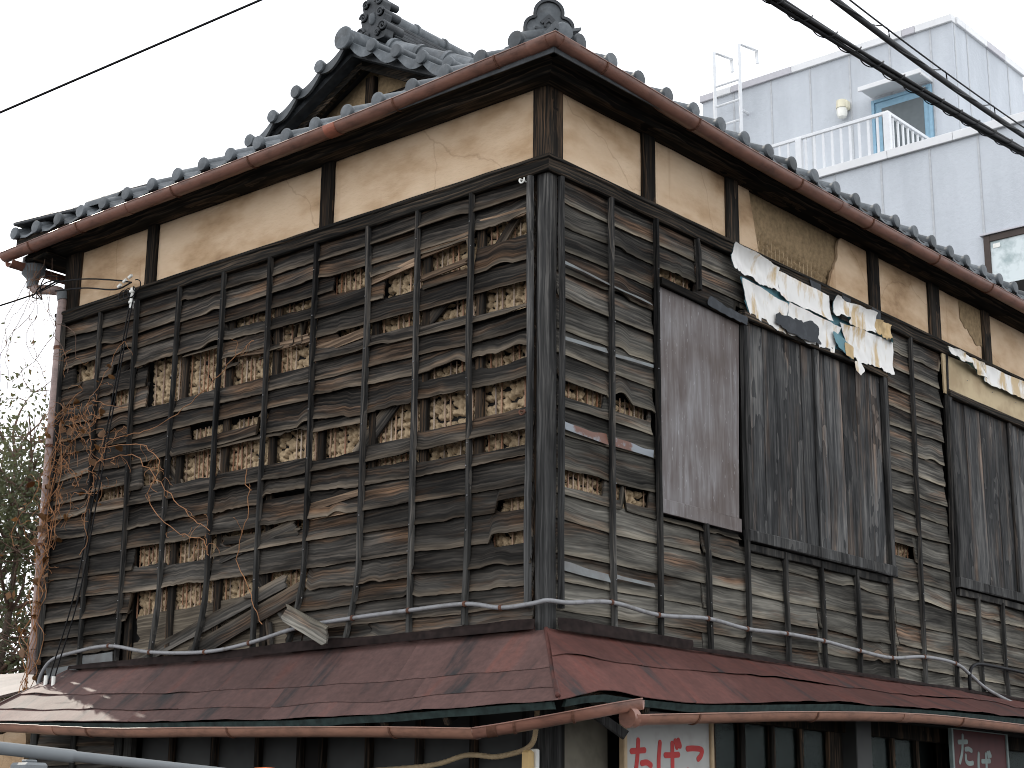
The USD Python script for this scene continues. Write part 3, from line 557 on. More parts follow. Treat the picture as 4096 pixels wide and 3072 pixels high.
for side, posts, S in ((0, PL, SL), (1, PR, SR)):
    edge = .10 if side == 0 else .126
    for a, b in posts:
        add('post', beam(W(side, (a + b) / 2, 5.372, -.02), W(side, (a + b) / 2, 5.86, -.02), b - a, .11, up=OUT[side], n=6, wob=.0015, seed=a), M['post'], H)
        s = np.linspace(edge - .02, a + .02, 40); z = np.linspace(5.36, 5.86, 16); Sg, Zg = np.meshgrid(s, z)
        n = .004 + .004 * N(Sg * 2, Zg * 3, side) + .002 * N(Sg * 9, Zg * 12, side + 5)
        fallen = side == 1 and a > 3.6 and a < 3.7
        if fallen:                                                             # two sound pieces with the clay showing between them
            zz = np.linspace(5.36, 5.86, 18)
            e0 = 2.10 + .11 * (5.86 - zz) / .5 + .008 * N(zz * 16, 3.) ; e0 = np.minimum(e0, 2.3)
            e1 = 3.36 - .42 * (5.86 - zz) ** .75 + .035 * N(zz * 9, 5.) + .012 * N(zz * 30, 5.)
            for l, r in ((np.full_like(zz, 1.925), e0), (e1, np.full_like(zz, a + .02))):
                t = np.linspace(0, 1, 14)
                Sg = l[:, None] + (r - l)[:, None] * t; Zg = zz[:, None] + 0 * Sg
                add('plaster_panel', sheet(W(side, Sg, Zg, .008 + .003 * N(Sg * 3, Zg * 3, 8)), -OUT[side] * .02), M['plaster'], H, smooth=40)
            s = np.arange(2.0, 3.45, .0105); z = np.arange(5.36, 5.865, .0105); Sg, Zg = np.meshgrid(s, z)
            low = np.clip((5.62 + .05 * N(Sg * 4, 1.) - Zg) / .07, 0, 1) * np.clip((Sg - 2.22) / .05, 0, 1)
            ridge = np.abs(((Sg / .052) % 1) - .5) * 2; r2 = np.abs(((Zg / .05 + .35 * N(Sg * 6, 2.)) % 1) - .5) * 2
            n = -.018 + .004 * N(Sg * 6, Zg * 6, 2) + .003 * N(Sg * 40, Zg * 40, 4) - low * (.010 + .050 * np.clip(ridge - .5, 0, 1) + .045 * np.clip(r2 - .6, 0, 1) + .008 * N(Sg * 26, Zg * 26, 6))
            cp = add('clay_patch', sheet(W(1, Sg, Zg, n), -OUT[1] * .02), M['clay_rough'], H, smooth=True)
            for k, sx in enumerate(np.arange(2.26, 2.96, .052)):
                add('lath', beam(W(1, sx, 5.37, -.033), W(1, sx + .004, 5.53 + .05 * N(k * 2.1, 4.), -.030), .008, .006, up=OUT[1]), M['clay'], cp)
        else:
            add('plaster_panel', sheet(W(side, Sg, Zg, n), -OUT[side] * .03), M['plaster'], H, smooth=40)
        if side == 1 and 5.4 < a < 5.6:
            s_ = np.linspace(5.16, 5.55, 22); t_ = np.linspace(0, 1, 10)[:, None]; lo_ = 5.50 + .16 * np.clip((5.42 - s_) / .25, 0, 1) + .02 * N(s_ * 14, 3.) + .010 * N(s_ * 40, 5.)
            add('clay_patch', sheet(W(1, s_[None] + 0 * t_, lo_[None] + (5.85 - lo_[None]) * t_, .012 + .003 * N(s_[None] * 9, t_ * 5, 2)), -OUT[1] * .006), M['clay_rough'], H, smooth=True)
        edge = b

# ------------------------------------------------------------------ eaves, roof
def eave(side, s0, s1, prof, mt, name, seed, mitre=1.):
    s = np.linspace(0, 1, 50); R = []
    for n, z in prof:
        ss = (s0 - mitre * n) + (s1 - s0 + mitre * n) * s
        R.append(W(side, ss, z + .003 * N(ss * 2, seed), n + .002 * N(ss * 3, seed + 2)))
    return add(name, loft(np.array(R).transpose(1, 0, 2)), mt, H)
EP = [(-.1, 5.85), (.0, 5.826), (.128, 5.826), (.136, 5.832), (.228, 5.905), (.262, 5.915), (.262, 5.935), (-.1, 5.98)]
eave(0, 0, SL + .26, EP, M['beam_left'], 'eave_board', 1)
eave(1, 0, SR, EP, M['beam_right'], 'eave_board', 2)
# deck of the hipped roof with the small gable above
def slab(poly, zf, th=.05):
    p = np.array(poly, float); n = len(p)
    top = np.column_stack([p, [zf(x, y) for x, y in p]]); bot = top - [0, 0, th]
    v = np.vstack([top, bot]); f = [[0, i, i + 1] for i in range(1, n - 1)] + [[n, n + i + 1, n + i] for i in range(1, n - 1)]
    for i in range(n):
        j = (i + 1) % n; f += [[i, n + i, n + j], [i, n + j, j]]
    return v, np.array(f)
RX = -2.35
def deck_z(d):
    """height of the roof boarding, d metres in from the eave: hollow curve, steeper under the gable"""
    return 5.905 + (.345 * d if d < 1.05 else .36225 + .497 * (d - 1.05))
zr = lambda x, y: deck_z(.27 - x); zl_ = lambda x, y: deck_z(x + 4.98); zfr = lambda x, y: deck_z(y + .27)
RE = SR + .4
roof = add('tiled_roof', join(slab([(-4.98, -.27), (.27, -.27), (-.77, .77), (-3.93, .77)], zfr), slab([(.27, -.268), (.27, RE), (-.77, RE), (-.77, .772)], zr), slab([(-.772, .64), (-.772, RE), (RX, RE), (RX, .64)], zr),
                             slab([(-4.97, -.266), (-3.93, .774), (-3.93, RE), (-4.97, RE)], zl_), slab([(-3.928, .64), (RX - .002, .64), (RX - .002, RE), (-3.928, RE)], zl_)), M['tile_dark'], H)

SLOPE = math.atan(.5)
def tile_mesh(eaves, w=.28, length=.30, r=.038):
    """one pantile; local x along the eave, y up the slope (horizontal), z up"""
    xs, zs = [], []
    for a in np.linspace(math.pi, 0, 8): xs.append(r * math.cos(a)); zs.append(r * .95 * math.sin(a))
    for u in np.linspace(.12, 1, 9): xs.append(r + (w - 2 * r) * u + .004); zs.append(-.008 - .034 * math.sin(u * math.pi * .97))
    xs, zs = np.array(xs), np.array(zs); cy, cz = math.cos(SLOPE), math.sin(SLOPE)
    t = np.array([0, .5, 1.]) * length
    P = np.stack([np.broadcast_to(xs, (3, len(xs))), t[:, None] * cy + 0 * xs, t[:, None] * cz + zs[None]], -1)
    m = [sheet(P, np.array([0, 0, -.018]))]
    if eaves:
        Q = np.stack([np.stack([xs, 0 * xs - .004, zs], -1), np.stack([xs, 0 * xs - .008, np.minimum(zs - .02, -.050 - .004 * np.sin(np.clip((xs - r) / (w - 2 * r), 0, 1) * math.pi))], -1)])[:, 8:]
        m.append(sheet(Q, np.array([0, .016, 0])))
        m.append(knob(np.array([0, -.012, -.002]), (0, -1, 0), .049))
    return join(*m)
def knob(c, d, r, L=.03):
    """round end of a roll tile: flat face with a soft rim"""
    d = np.array(d, float); d /= np.linalg.norm(d)
    a = np.cross(d, [0, 0, 1.]); a /= np.linalg.norm(a); b = np.cross(a, d); th = np.arange(20) * 2 * np.pi / 20
    prof = [(-L, .86), (-.006, .93), (0., 1.), (.010, 1.), (.016, .93), (.017, .8), (.019, .45)]
    return loft(np.array([c + d * h + r * k * (np.cos(th)[:, None] * a + np.sin(th)[:, None] * b) for h, k in prof]))
def place(m, o, ex, ey):
    v = np.asarray(m[0]); return np.array(o) + v[:, :1] * np.array(ex) + v[:, 1:2] * np.array(ey) + v[:, 2:] * np.array([0, 0, 1.]), m[1]
def lift(s, S): return .05 * math.exp(-s / .45) + .02 * math.exp(-abs(S - s) / .7)
ET, MT = tile_mesh(True), tile_mesh(False)
for k in range(3):                                                             # front eave
    for i in range(20):
        x = -5.02 + .2794 * i + rng.normal(0, .004)
        if x < -5.03 + k * .21 or x > .10 - k * .21: continue
        up = lift(-x + .2 if x > -2 else 9, 9) + .035 * math.exp(-(x + 5.05) / .5)
        add('roof_tile', place(ET if k == 0 else MT, (x, -.272 + .215 * k, 5.966 + up * (1 - .3 * k) + .1075 * k + .016 * k + rng.normal(0, .003)), (1, 0, 0), (0, 1, 0)), M['tile'], roof, smooth=38)
for k in range(3):                                                             # right eave
    for i in range(32):
        y = .22 + .2835 * (i - 1) + rng.normal(0, .004)
        if y < -.2 + k * .25 or y > RE - .2: continue
        up = .045 * math.exp(-(y + .25) / .5) + .022 * (math.tanh((y - 2.2) * .6) * .5 + .5)
        add('roof_tile', place(ET if k == 0 else MT, (.272 - .215 * k, y, 5.962 + up + .1075 * k + .016 * k + rng.normal(0, .003)), (0, 1, 0), (-1, 0, 0)), M['tile'], roof, smooth=38)
# corner tile and its knobs
add('corner_tile', join(tube(smooth_path([(.275, -.20, 6.012), (.22, -.18, 6.02), (.12, -.13, 6.04)]), .046, 12), knob((.285, -.205, 5.998), (1, -.35, 0), .056)), M['tile'], roof, smooth=38)
add('corner_tile', join(tube([(.005, -.285, 6.005), (.005, .1, 6.2)], .044, 12), knob((.005, -.29, 6.004), (0, -1, 0), .055)), M['tile'], roof, smooth=38)
P = [[(x, -.285 - .004 * math.sin(u * 3.14), 6.005 - .045 * math.sin(u * math.pi) + .03 * u - q) for u, x in zip(np.linspace(0, 1, 9), np.linspace(.04, .29, 9))] for q in (0, .045)]
add('corner_tile', sheet(np.array(P), np.array([0, .03, 0])), M['tile'], roof, smooth=38)
P = [[(.285, y, 6.025 - .045 * math.sin(u * math.pi) - .03 * u - q) for u, y in zip(np.linspace(0, 1, 9), np.linspace(-.28, .0, 9))] for q in (0, .045)]
add('corner_tile', sheet(np.array(P), np.array([-.03, 0, 0])), M['tile'], roof, smooth=38)
# trefoil end tile on the corner hip
DG = np.array([1, -1, 0]) / math.sqrt(2); DA = np.array([1, 1, 0]) / math.sqrt(2)
def plate(poly, o, ex, ey, d0, d1, bevel=0.):
    """extrudes a shapely shape drawn in (ex, z) at o along ey"""
    v, f = join(*[trimesh.creation.extrude_polygon(q, d1 - d0, engine='earcut') for q in getattr(poly, 'geoms', [poly])])
    return np.array(o) + v[:, :1] * np.array(ex) + v[:, 1:2] * np.array([0, 0, 1.]) + (v[:, 2:] + d0) * np.array(ey), f
from shapely.geometry import Point
from shapely import affinity
tre = unary_union([Point(0, .085).buffer(.092), Point(-.078, -.005).buffer(.072), Point(.078, -.005).buffer(.072), Polygon([(-.08, -.075), (.08, -.075), (.06, .05), (-.06, .05)])]).buffer(-.012).buffer(.012)
inner = tre.buffer(-.018)
oc = np.array([.02, -.02, 6.178])
orn = add('end_tile', join(plate(tre, oc, DA, DG, -.05, .02), plate(tre.difference(inner).buffer(0), oc, DA, DG, .02, .035)), M['tile_dark'], roof, smooth=30)
add('crest', plate(inner.buffer(-.004), oc, DA, DG, .0201, .0225), M['tile'], orn)
chev = LineString([(-.045, .02), (0, .065), (.045, .02)]).buffer(.009, cap_style=2).union(LineString([(-.022, .0), (-.022, .02), (0, .04), (.022, .02), (.022, 0)]).buffer(.007)).union(LineString([(-.03, -.06), (-.045, -.02), (-.075, -.012)]).buffer(.008)).union(LineString([(.03, -.06), (.045, -.02), (.075, -.012)]).buffer(.008))
add('crest', plate(chev, oc, DA, DG, .0226, .034), M['tile_dark'], orn)
add('hip_ridge_tile', place(cbox((-.085, -.03, -.02), (.085, 1.0, .0)), oc + [0, 0, -.095], DA, -DG + [0, 0, .30]), M['tile_dark'], roof)
add('hip_ridge_tile', place(cbox((-.075, -.02, -.02), (.075, 1.0, .0)), oc + [0, 0, -.07], DA, -DG + [0, 0, .30]), M['tile_dark'], roof)
add('mortar', place(cbox((-.095, -.0, -.035), (-.06, .10, -.012)), oc + [0, 0, -.06], DA, -DG), M['plaster'], roof)
# slipped ridge tiles and a loose roll tile at the far left of the eave
for o, w, l, h, e in (((-5.06, -.22, 6.115), .07, .36, .028, .10), ((-4.72, -.19, 6.10), .07, .34, .028, .12), ((-4.98, -.16, 6.145), .06, .30, .026, .06), ((-4.70, -.14, 6.13), .06, .30, .026, .10), ((-4.16, -.12, 6.115), .06, .30, .03, .12), ((-3.88, -.09, 6.125), .06, .33, .03, .08)):
    add('hip_ridge_tile', place(cbox((-w, 0, -h), (w, l, 0), .006), o, (0, -1, 0), (1, e, -.04)), M['tile_dark'], roof)
th = np.linspace(.0, math.pi, 12); P = np.array([[(-4.20 + t, -.19 + .2 * t - .058 * math.cos(a), 6.045 + .06 * t + .062 * math.sin(a)) for a in th] for t in (0, .15, .32)])
add('roll_tile', sheet(P, np.array([0, .0, -.014])), M['tile'], roof, smooth=38)
xs_ = np.linspace(-5.03, .25, 60); up_ = .035 * np.exp(-(xs_ + 5.05) / .5) + .05 * np.exp(-np.maximum(.2 - xs_, 0) / .45)
add('tile_batten', sheet(np.array([np.stack([xs_, 0 * xs_ - .262, 5.945 + up_], -1), np.stack([xs_, 0 * xs_ - .262, 0 * xs_ + 5.86], -1)]), np.array([0, .05, 0])), M['beam_left'], roof)
ys_ = np.linspace(-.25, RE, 60); up_ = .045 * np.exp(-(ys_ + .25) / .5) + .022 * (np.tanh((ys_ - 2.2) * .6) * .5 + .5)
add('tile_batten', sheet(np.array([np.stack([0 * ys_ + .262, ys_, 5.94 + up_], -1), np.stack([0 * ys_ + .262, ys_, 0 * ys_ + 5.86], -1)]), np.array([-.05, 0, 0])), M['beam_right'], roof)

# gable
gz = lambda x: 7.10 - .5 * abs(x - RX)
G = add('gable_wall', (np.array([(RX, .86, 6.99), (-3.95, .86, 6.2), (-.75, .86, 6.2), (RX, .92, 6.99), (-3.95, .92, 6.2), (-.75, .92, 6.2)]), np.array([[0, 1, 2], [3, 5, 4], [0, 3, 4], [0, 4, 1], [1, 4, 5], [1, 5, 2], [2, 5, 3], [2, 3, 0]])), M['clay_rough'], H)
for i, (x0, x1, z0, z1) in enumerate(((-2.30, -.9, 6.36, 6.43), (-2.30, -1.1, 6.45, 6.53), (-2.28, -1.3, 6.55, 6.63), (-2.26, -1.5, 6.65, 6.74))):
    add('plank', sheet(np.array([[(x, .848 - .012 * (1 - t), z0 + (z1 - z0) * t + .008 * N(x * 3, i)) for x in np.linspace(x0, x1, 20)] for t in (0, .5, 1)]), np.array([0, .012, 0])), M['beam_left'], G)
add('post', beam((RX, .84, 6.3), (RX, .84, 6.9), .09, .05, up=(0, -1, 0)), M['post'], G)
for sg in (-1, 1):
    x1 = RX + sg * 1.72
    def rake(n0, n1, za, zb, nm, mt):
        P = np.array([[(RX + sg * (1e-3 + u * 1.72), y, gz(RX + sg * u * 1.72) + z + .02 * (u - .5) ** 2) for u in np.linspace(0, 1, 12)] for y, z in ((n0, za), (n1, za), (n1, zb), (n0, zb))])
        R = P.transpose(1, 0, 2); return add(nm, loft(R), mt, H)
    rake(.735, .765, -.02, -.175, 'bargeboard', M['beam_left'])
    rake(.722, .735, -.150, -.178, 'bargeboard_trim', M['beam_left'])
    # verge tiles
    for i in range(7):
        ua = .02 + .247 * i if i == 0 else .247 * i + .02; xa, xb = RX + sg * ua, RX + sg * (ua + .25)
        za, zb = gz(xa) - .005, gz(xb) - .005
        u = np.linspace(0, 1, 9); x = xa + (xb - xa) * u; zt = za + (zb - za) * u + .012 - .028 * np.sin(u * math.pi)
        drop = .05 + .030 * np.sin(u * math.pi)
        P = np.array([np.stack([x, 0 * u + .585, zt], -1), np.stack([x, 0 * u + .580, zt - drop], -1)])
        Q = np.array([np.stack([x, 0 * u + .585, zt], -1), np.stack([x, 0 * u + .80, zt + .012], -1), np.stack([x, 0 * u + .98, zt + .012], -1)])
        add('verge_tile', join(sheet(P, np.array([0, .02, 0])), sheet(Q, np.array([0, 0, -.018]))), M['tile'], roof, smooth=38)
        if i > 0:
            add('verge_tile', join(tube([(xa, .59, za + .012), (xa, .96, za + .03)], .036, 10), knob((xa, .575, za + .012), (0, -1, 0), .050)), M['tile'], roof, smooth=38)
    # descending ridge rolls
    for i in range(6):
        a, b = .19 + .27 * i, .19 + .27 * (i + 1)
        p0, p1 = np.array([RX + sg * a, .87, gz(RX + sg * a) + .075]), np.array([RX + sg * b, .87, gz(RX + sg * b) + .075])
        d = p1 - p0
        add('ridge_roll', tube([p0 - d * .05, p0 + d * .08, p0 + d * .081, p0 + d * .5, p0 + d * .96], [.080, .080, .067, .066, .065], 14), M['tile'], roof, smooth=38)
        if i < 5: add('mortar', beam(p0 - [0, 0, .075], p1 - [0, 0, .075], .10, .04, up=(0, 0, 1), n=8, wob=.006, seed=i), M['tile_dark'], roof)
add('verge_tile', join(tube([(RX, .56, 7.115), (RX, 1.0, 7.15)], .068, 14), knob((RX, .55, 7.105), (0, -1, 0), .088)), M['tile'], roof, smooth=38)
# scroll ornament and ridge
def spiral(c, r, turns, flip, tr, y):
    a = np.linspace(0, turns * 2 * math.pi, 34); rr = r * (1 - a / a[-1] * .85)
    return tube(np.stack([c[0] + flip * rr * np.cos(a), 0 * a + y, c[1] + rr * np.sin(a)], -1), tr * (1 - .4 * a / a[-1]), 7)
OX, OY, OZ = RX, .845, 7.335
body = Polygon([(-.115, -.13), (.115, -.13), (.125, -.06), (.085, -.01), (.10, .04), (.075, .09), (.085, .14), (.05, .19), (0, .21), (-.05, .19), (-.085, .14), (-.075, .09), (-.10, .04), (-.085, -.01), (-.125, -.06)]).buffer(.020)
ro = add('ridge_ornament', plate(body, (OX, OY, OZ), (1, 0, 0), (0, -1, 0), -.06, .02), M['tile_dark'], roof, smooth=30)
for cx, cz, r, fl in ((-.115, -.06, .042, 1), (.115, -.06, .042, -1), (-.085, .06, .036, -1), (.085, .06, .036, 1), (-.065, .155, .032, 1), (.065, .155, .032, -1), (-.05, -.095, .026, -1), (.06, -.10, .026, 1)):
    add('scroll', join(spiral((OX + cx, OZ + cz), r, 1.6, fl, .011, OY - .03), tube([(OX + cx, OY - .02, OZ + cz), (OX + cx, OY + .16, OZ + cz)], [r, r * .9], 12)), M['tile_dark'], ro, smooth=40)
add('boss', trimesh.creation.icosphere(subdivisions=2, radius=1).apply_transform(np.diag([.034, .022, .05, 1])).apply_translation((OX, OY - .022, OZ + .03)), M['tile'], ro, smooth=True)
for i in range(5):
    y0 = .95 + .3 * i
    add('ridge_roll', tube([(RX, y0, 7.42), (RX, y0 + .02, 7.42), (RX, y0 + .021, 7.42), (RX, y0 + .30, 7.42)], [.07, .07, .058, .056], 14), M['tile'], roof, smooth=38)
for i, (w, z) in enumerate(((.13, 7.24), (.115, 7.275), (.10, 7.31), (.085, 7.345))):
    add('ridge_course', cbox((RX - w, .93, z - .014), (RX + w, RE, z + .016), .006), M['tile_dark'], roof)

# ------------------------------------------------------------------ upper gutters and down pipe
gl = smooth_path([(.265, -.265, 5.946), (-.3, -.265, 5.935), (-1.0, -.265, 5.915), (-1.6, -.265, 5.905), (-2.8, -.265, 5.895), (-4.0, -.265, 5.895), (-4.7, -.265, 5.885), (-5.16, -.265, 5.878)], 5)
ac = np.tile([0, -1., 0], (len(gl), 1)); ac[0] = (1, -1, 0)
gr = smooth_path([(.265, -.265, 5.946), (.265, .3, 5.93), (.265, 1.0, 5.905), (.265, 1.8, 5.885), (.265, 3.0, 5.875), (.265, 4.0, 5.878), (.265, 5.3, 5.885), (.265, 7, 5.89), (.265, 8.8, 5.9)], 5)
ar = np.tile([1., 0, 0], (len(gr), 1)); ar[0] = (1, -1, 0)
def gutter(path, ac, r, mt, clips, joints, name='gutter', parent=None):
    g = add(name, half_pipe(path, ac, r), mt, parent or H, smooth=35)
    rim = add('gutter_rim', tube(path + ac * (r - .001), .0045, 6), mt, g, smooth=True)
    L = np.r_[0, np.cumsum(np.linalg.norm(np.diff(path, axis=0), axis=1))]
    at = lambda q: np.array([np.interp(q, L, path[:, k]) for k in range(3)])
    acm = ac[len(ac) // 2]
    for q in clips:
        p0, p1 = at(q - .006), at(q + .006)
        add('gutter_clip', half_pipe([p0, p1], acm, r + .006, .006), M['rust'], g)
    for q, w, m in joints:
        add('gutter_joint', half_pipe([at(q - w), at(q + w)], acm, r + .0035, .003), m, g, smooth=35)
    return g
gutter(gl, ac, .058, M['gutter'], [.40, 1.22, 2.55, 3.35, 4.45, 5.05], [(.09, .07, M['gutter']), (1.78, .05, M['gutter_new']), (3.9, .04, M['gutter'])])
gutter(gr, ar, .058, M['gutter'], [.42, 1.35, 2.55, 3.5, 4.5, 5.4, 6.4], [(.09, .07, M['gutter']), (3.1, .03, M['gutter'])])
gside = np.array([(-5.05, -.30, 5.80), (-5.05, .3, 5.79), (-5.05, 2, 5.78), (-5.05, 6, 5.76)])
gutter(gside, np.tile([-1., 0, 0], (4, 1)), .05, M['gutter'], [1.], [])
add('side_eave', cbox((-5.0, -.2, 5.80), (-4.7, RE, 5.86), .01), M['beam_right'], H)
dp = thing('down_pipe', 'brown down pipe with grey hopper at the far left corner of the house', 'pipe')
add('pipe', tube([(-4.68, -.045, 5.44), (-4.685, -.045, 4.2), (-4.675, -.045, 2.70)], .036, 14), M['pipe'], dp, smooth=40)
add('elbow', tube(smooth_path([(-5.02, -.10, 5.66), (-4.98, -.09, 5.61), (-4.80, -.08, 5.57), (-4.71, -.05, 5.54), (-4.68, -.045, 5.46), (-4.68, -.045, 5.40)], 6), .037, 12), M['pipe'], dp, smooth=40)
add('collar', tube([(-4.695, -.046, 5.545), (-4.678, -.045, 5.47)], .042, 12), M['grey_plastic'], dp, smooth=40)
add('hopper', loft(np.array([[(-5.02 + r * 1.15 * math.cos(a), -.10 + r * math.sin(a), z) for a in np.arange(16) * math.pi / 8] for r, z in ((.085, 5.86), (.088, 5.80), (.085, 5.74), (.05, 5.70), (.044, 5.69), (.042, 5.63))])), M['grey_plastic'], dp, smooth=35)
for z in (5.1, 4.35, 3.62, 3.1):
    add('bracket', tube([(-4.682, -.045, z - .012), (-4.682, -.045, z + .012)], .040, 14), M['rust'], dp)

# ------------------------------------------------------------------ right wall openings
PN = add('plywood_sheet', sheet(np.array([[W(1, s, z, .040 + .006 * math.sin((s - 1) * 3.3)) for s in np.linspace(.995 + .02 * (4.86 - z) * -.4, 1.885 - .045 * (4.86 - z), 12)] for z in np.linspace(3.545, 4.865, 14)]), -OUT[1] * .012), M['plywood'], H, smooth=40)
add('rail', beam(W(1, .985, 3.50, .045), W(1, 1.835, 3.50, .045), .02, .085, up=(0, 0, 1), n=8, wob=.002), M['plywood'], H)
add('rail', beam(W(1, 1.0, 4.885, .05), W(1, 1.95, 4.845, .05), .045, .05, n=8, wob=.003), M['beam_right'], H)
def shutters(s0, s1, z0, z1, widths, mids, seed):
    sh = add('shutter', box(W(1, s0, z0, .0), W(1, s1, z1, .012)), M['dark_inside'], H)
    s = s0 + .03
    for k, w in enumerate(widths):
        e = min(s + w, s1)
        ss = np.linspace(s + .002, e - .003, 5); zz = np.linspace(z0 - .02 - .02 * abs(N(k * 2.7, seed)), z1 + .01, 16)
        Sg, Zg = np.meshgrid(ss, zz)
        n = .030 + .004 * N(k * 3.1, seed) + .005 * N(k * 5., Zg * 1.5, seed) + .003 * ((Sg - s) / w - .5) * N(k * 1.9, Zg, seed + 2)
        Sg = Sg + .0025 * N(Zg * 6, k * 4., seed)
        add('shutter_board', sheet(W(1, Sg, Zg, n), -OUT[1] * .012), M['shutter'], sh, smooth=40)
        s = e
        if s >= s1 - .01: break
    for q in mids:
        add('stile', beam(W(1, q, z0, .047), W(1, q, z1, .047), .055, .02, up=OUT[1], n=10, wob=.002, seed=q), M['shutter'], sh)
    add('sill', beam(W(1, s0 - .03, z0 - .005, .052), W(1, s1 + .03, z0 - .005, .052), .05, .075, n=16, wob=.003, seed=seed), M['corner'], sh)
    add('sill', beam(W(1, s0 - .0, z0 - .075, .035), W(1, s1 + .0, z0 - .075, .035), .03, .05, n=16, wob=.004, seed=seed + 1), M['batten'], sh)
    add('head_rail', beam(W(1, s0 - .02, z1 + .03, .05), W(1, s1 + .03, z1 + .03, .05), .055, .055, n=16, wob=.003, seed=seed + 2), M['beam_right'], sh)
    add('stile', beam(W(1, s0 + .0, z0, .05), W(1, s0 + .0, z1, .05), .05, .04, up=OUT[1], n=10, wob=.002, seed=3), M['corner'], sh)
    add('stile', beam(W(1, s1 + .0, z0, .05), W(1, s1 + .0, z1, .05), .05, .04, up=OUT[1], n=10, wob=.002, seed=4), M['corner'], sh)
shutters(1.925, 3.755, 3.455, 4.865, [.22, .24, .235, .21, .11, .215, .205, .185, .20, .2], [2.82, 2.83], 3)
shutters(4.79, 6.62, 3.50, 4.93, [.26, .27, .26, .25, .16, .25, .23, .25], [5.86], 9)
add('sill', wbox(1, .96, 2.0, 4.87, 4.91, .045, .09), M['batten'], H) if False else None

# metal flashing strips between the planks at the right of the corner
for s0, s1, za, zb, h, mt in ((.10, .50, 4.315, 4.33, .028, M['galvanised_dark']), (.55, .94, 4.32, 4.335, .022, M['galvanised_dark']), (.10, .50, 3.815, 3.80, .055, M['galvanised']), (.55, .93, 3.80, 3.80, .05, M['galvanised']), (.09, .50, 3.03, 3.01, .045, M['galvanised_dark']), (.55, .92, 3.03, 3.025, .03, M['galvanised_dark']), (.10, .93, 4.76, 4.72, .02, M['galvanised_dark'])):
    s = np.linspace(s0, s1, 20)
    lo = za + (zb - za) * (s - s0) / (s1 - s0) - h / 2; hi = lo + h * (1 + .25 * N(s * 6, za)); t = np.linspace(0, 1, 4)[:, None]
    add('flashing_strip', sheet(W(1, s[None] + 0 * t, lo[None] + (hi - lo)[None] * t, .050 + .012 * N(s[None] * 4, t, za) - .012 * t), -OUT[1] * .002), mt, wall[1], smooth=True)

# ------------------------------------------------------------------ torn sign sheeting above the shutters
def torn(name_parent, corners, n0, curl_top, curl_bot, seed, mt, back, rag=.012, wr=.006, nm='sheet'):
    (a0, a1), (b0, b1), (c0, c1), (d0, d1) = corners        # top-left, top-right, bottom-right, bottom-left in (s, z)
    u = np.linspace(0, 1, 44)[None]; t = np.linspace(0, 1, 16)[:, None]
    s = (1 - t) * ((1 - u) * a0 + u * b0) + t * ((1 - u) * d0 + u * c0); z = (1 - t) * ((1 - u) * a1 + u * b1) + t * ((1 - u) * d1 + u * c1)
    z = z + rag * (t ** 3) * (N(u * 9, seed) + .6 * N(u * 31, seed + 1)) - rag * .3 * ((1 - t) ** 3) * (N(u * 7, seed + 2)); s = s + rag * .6 * (u ** 6 - (1 - u) ** 6) * (N(t * 6, seed + 3) + .5 * N(t * 17, seed))
    n = n0 + curl_top * (1 - t) ** 4 * (.6 + .5 * N(u * 3, seed + 4)) + curl_bot * t ** 5 * (.6 + .7 * N(u * 5, seed + 5)) + wr * N(u * 8, t * 3, seed + 6) + wr * .5 * N(u * 26, t * 4, seed + 7)
    P = W(1, s, z, np.maximum(n, .064))
    p = add(nm, sheet(P, -OUT[1] * .0016), mt, name_parent, smooth=40)
    if back: add('sheet_backing', sheet(P - OUT[1] * .004, -OUT[1] * .0015), M['vinyl_back'], p, smooth=40)
    return p
T1 = thing('torn_sheeting', 'peeling white sign sheeting hanging in rags above the first wooden shutter', 'sheeting')
torn(T1, [(1.74, 5.325), (2.30, 5.305), (2.31, 5.135), (1.76, 5.16)], .085, .05, .02, 1., M['vinyl'], True)
torn(T1, [(2.31, 5.30), (2.98, 5.29), (2.99, 5.10), (2.32, 5.12)], .080, .0, .02, 2., M['vinyl'], False, rag=.006, wr=.003)
torn(T1, [(3.0, 5.29), (3.58, 5.30), (3.60, 5.15), (3.0, 5.15)], .095, .06, .05, 3., M['vinyl'], True)
torn(T1, [(3.60, 5.27), (3.85, 5.285), (3.84, 5.14), (3.58, 5.16)], .085, .02, .05, 4., M['tan_backing'], True, rag=.012, wr=.008)
torn(T1, [(1.86, 5.125), (2.42, 5.085), (2.40, 4.87), (1.96, 4.90)], .078, .03, .0, 5., M['vinyl'], True, rag=.008, wr=.005)
torn(T1, [(2.43, 5.10), (3.10, 5.08), (3.02, 4.885), (2.41, 4.88)], .078, .02, .0, 6., M['vinyl'], True, rag=.010, wr=.005)
torn(T1, [(3.10, 5.12), (3.86, 5.16), (3.85, 4.90), (3.28, 4.90)], .082, .03, .015, 7., M['vinyl'], True, rag=.012, wr=.006)
torn(T1, [(1.87, 5.15), (3.85, 5.17), (3.82, 4.905), (1.96, 4.905)], .070, .0, .0, 8., M['vinyl_back'], False, rag=.02, wr=.004, nm='backing_panel')
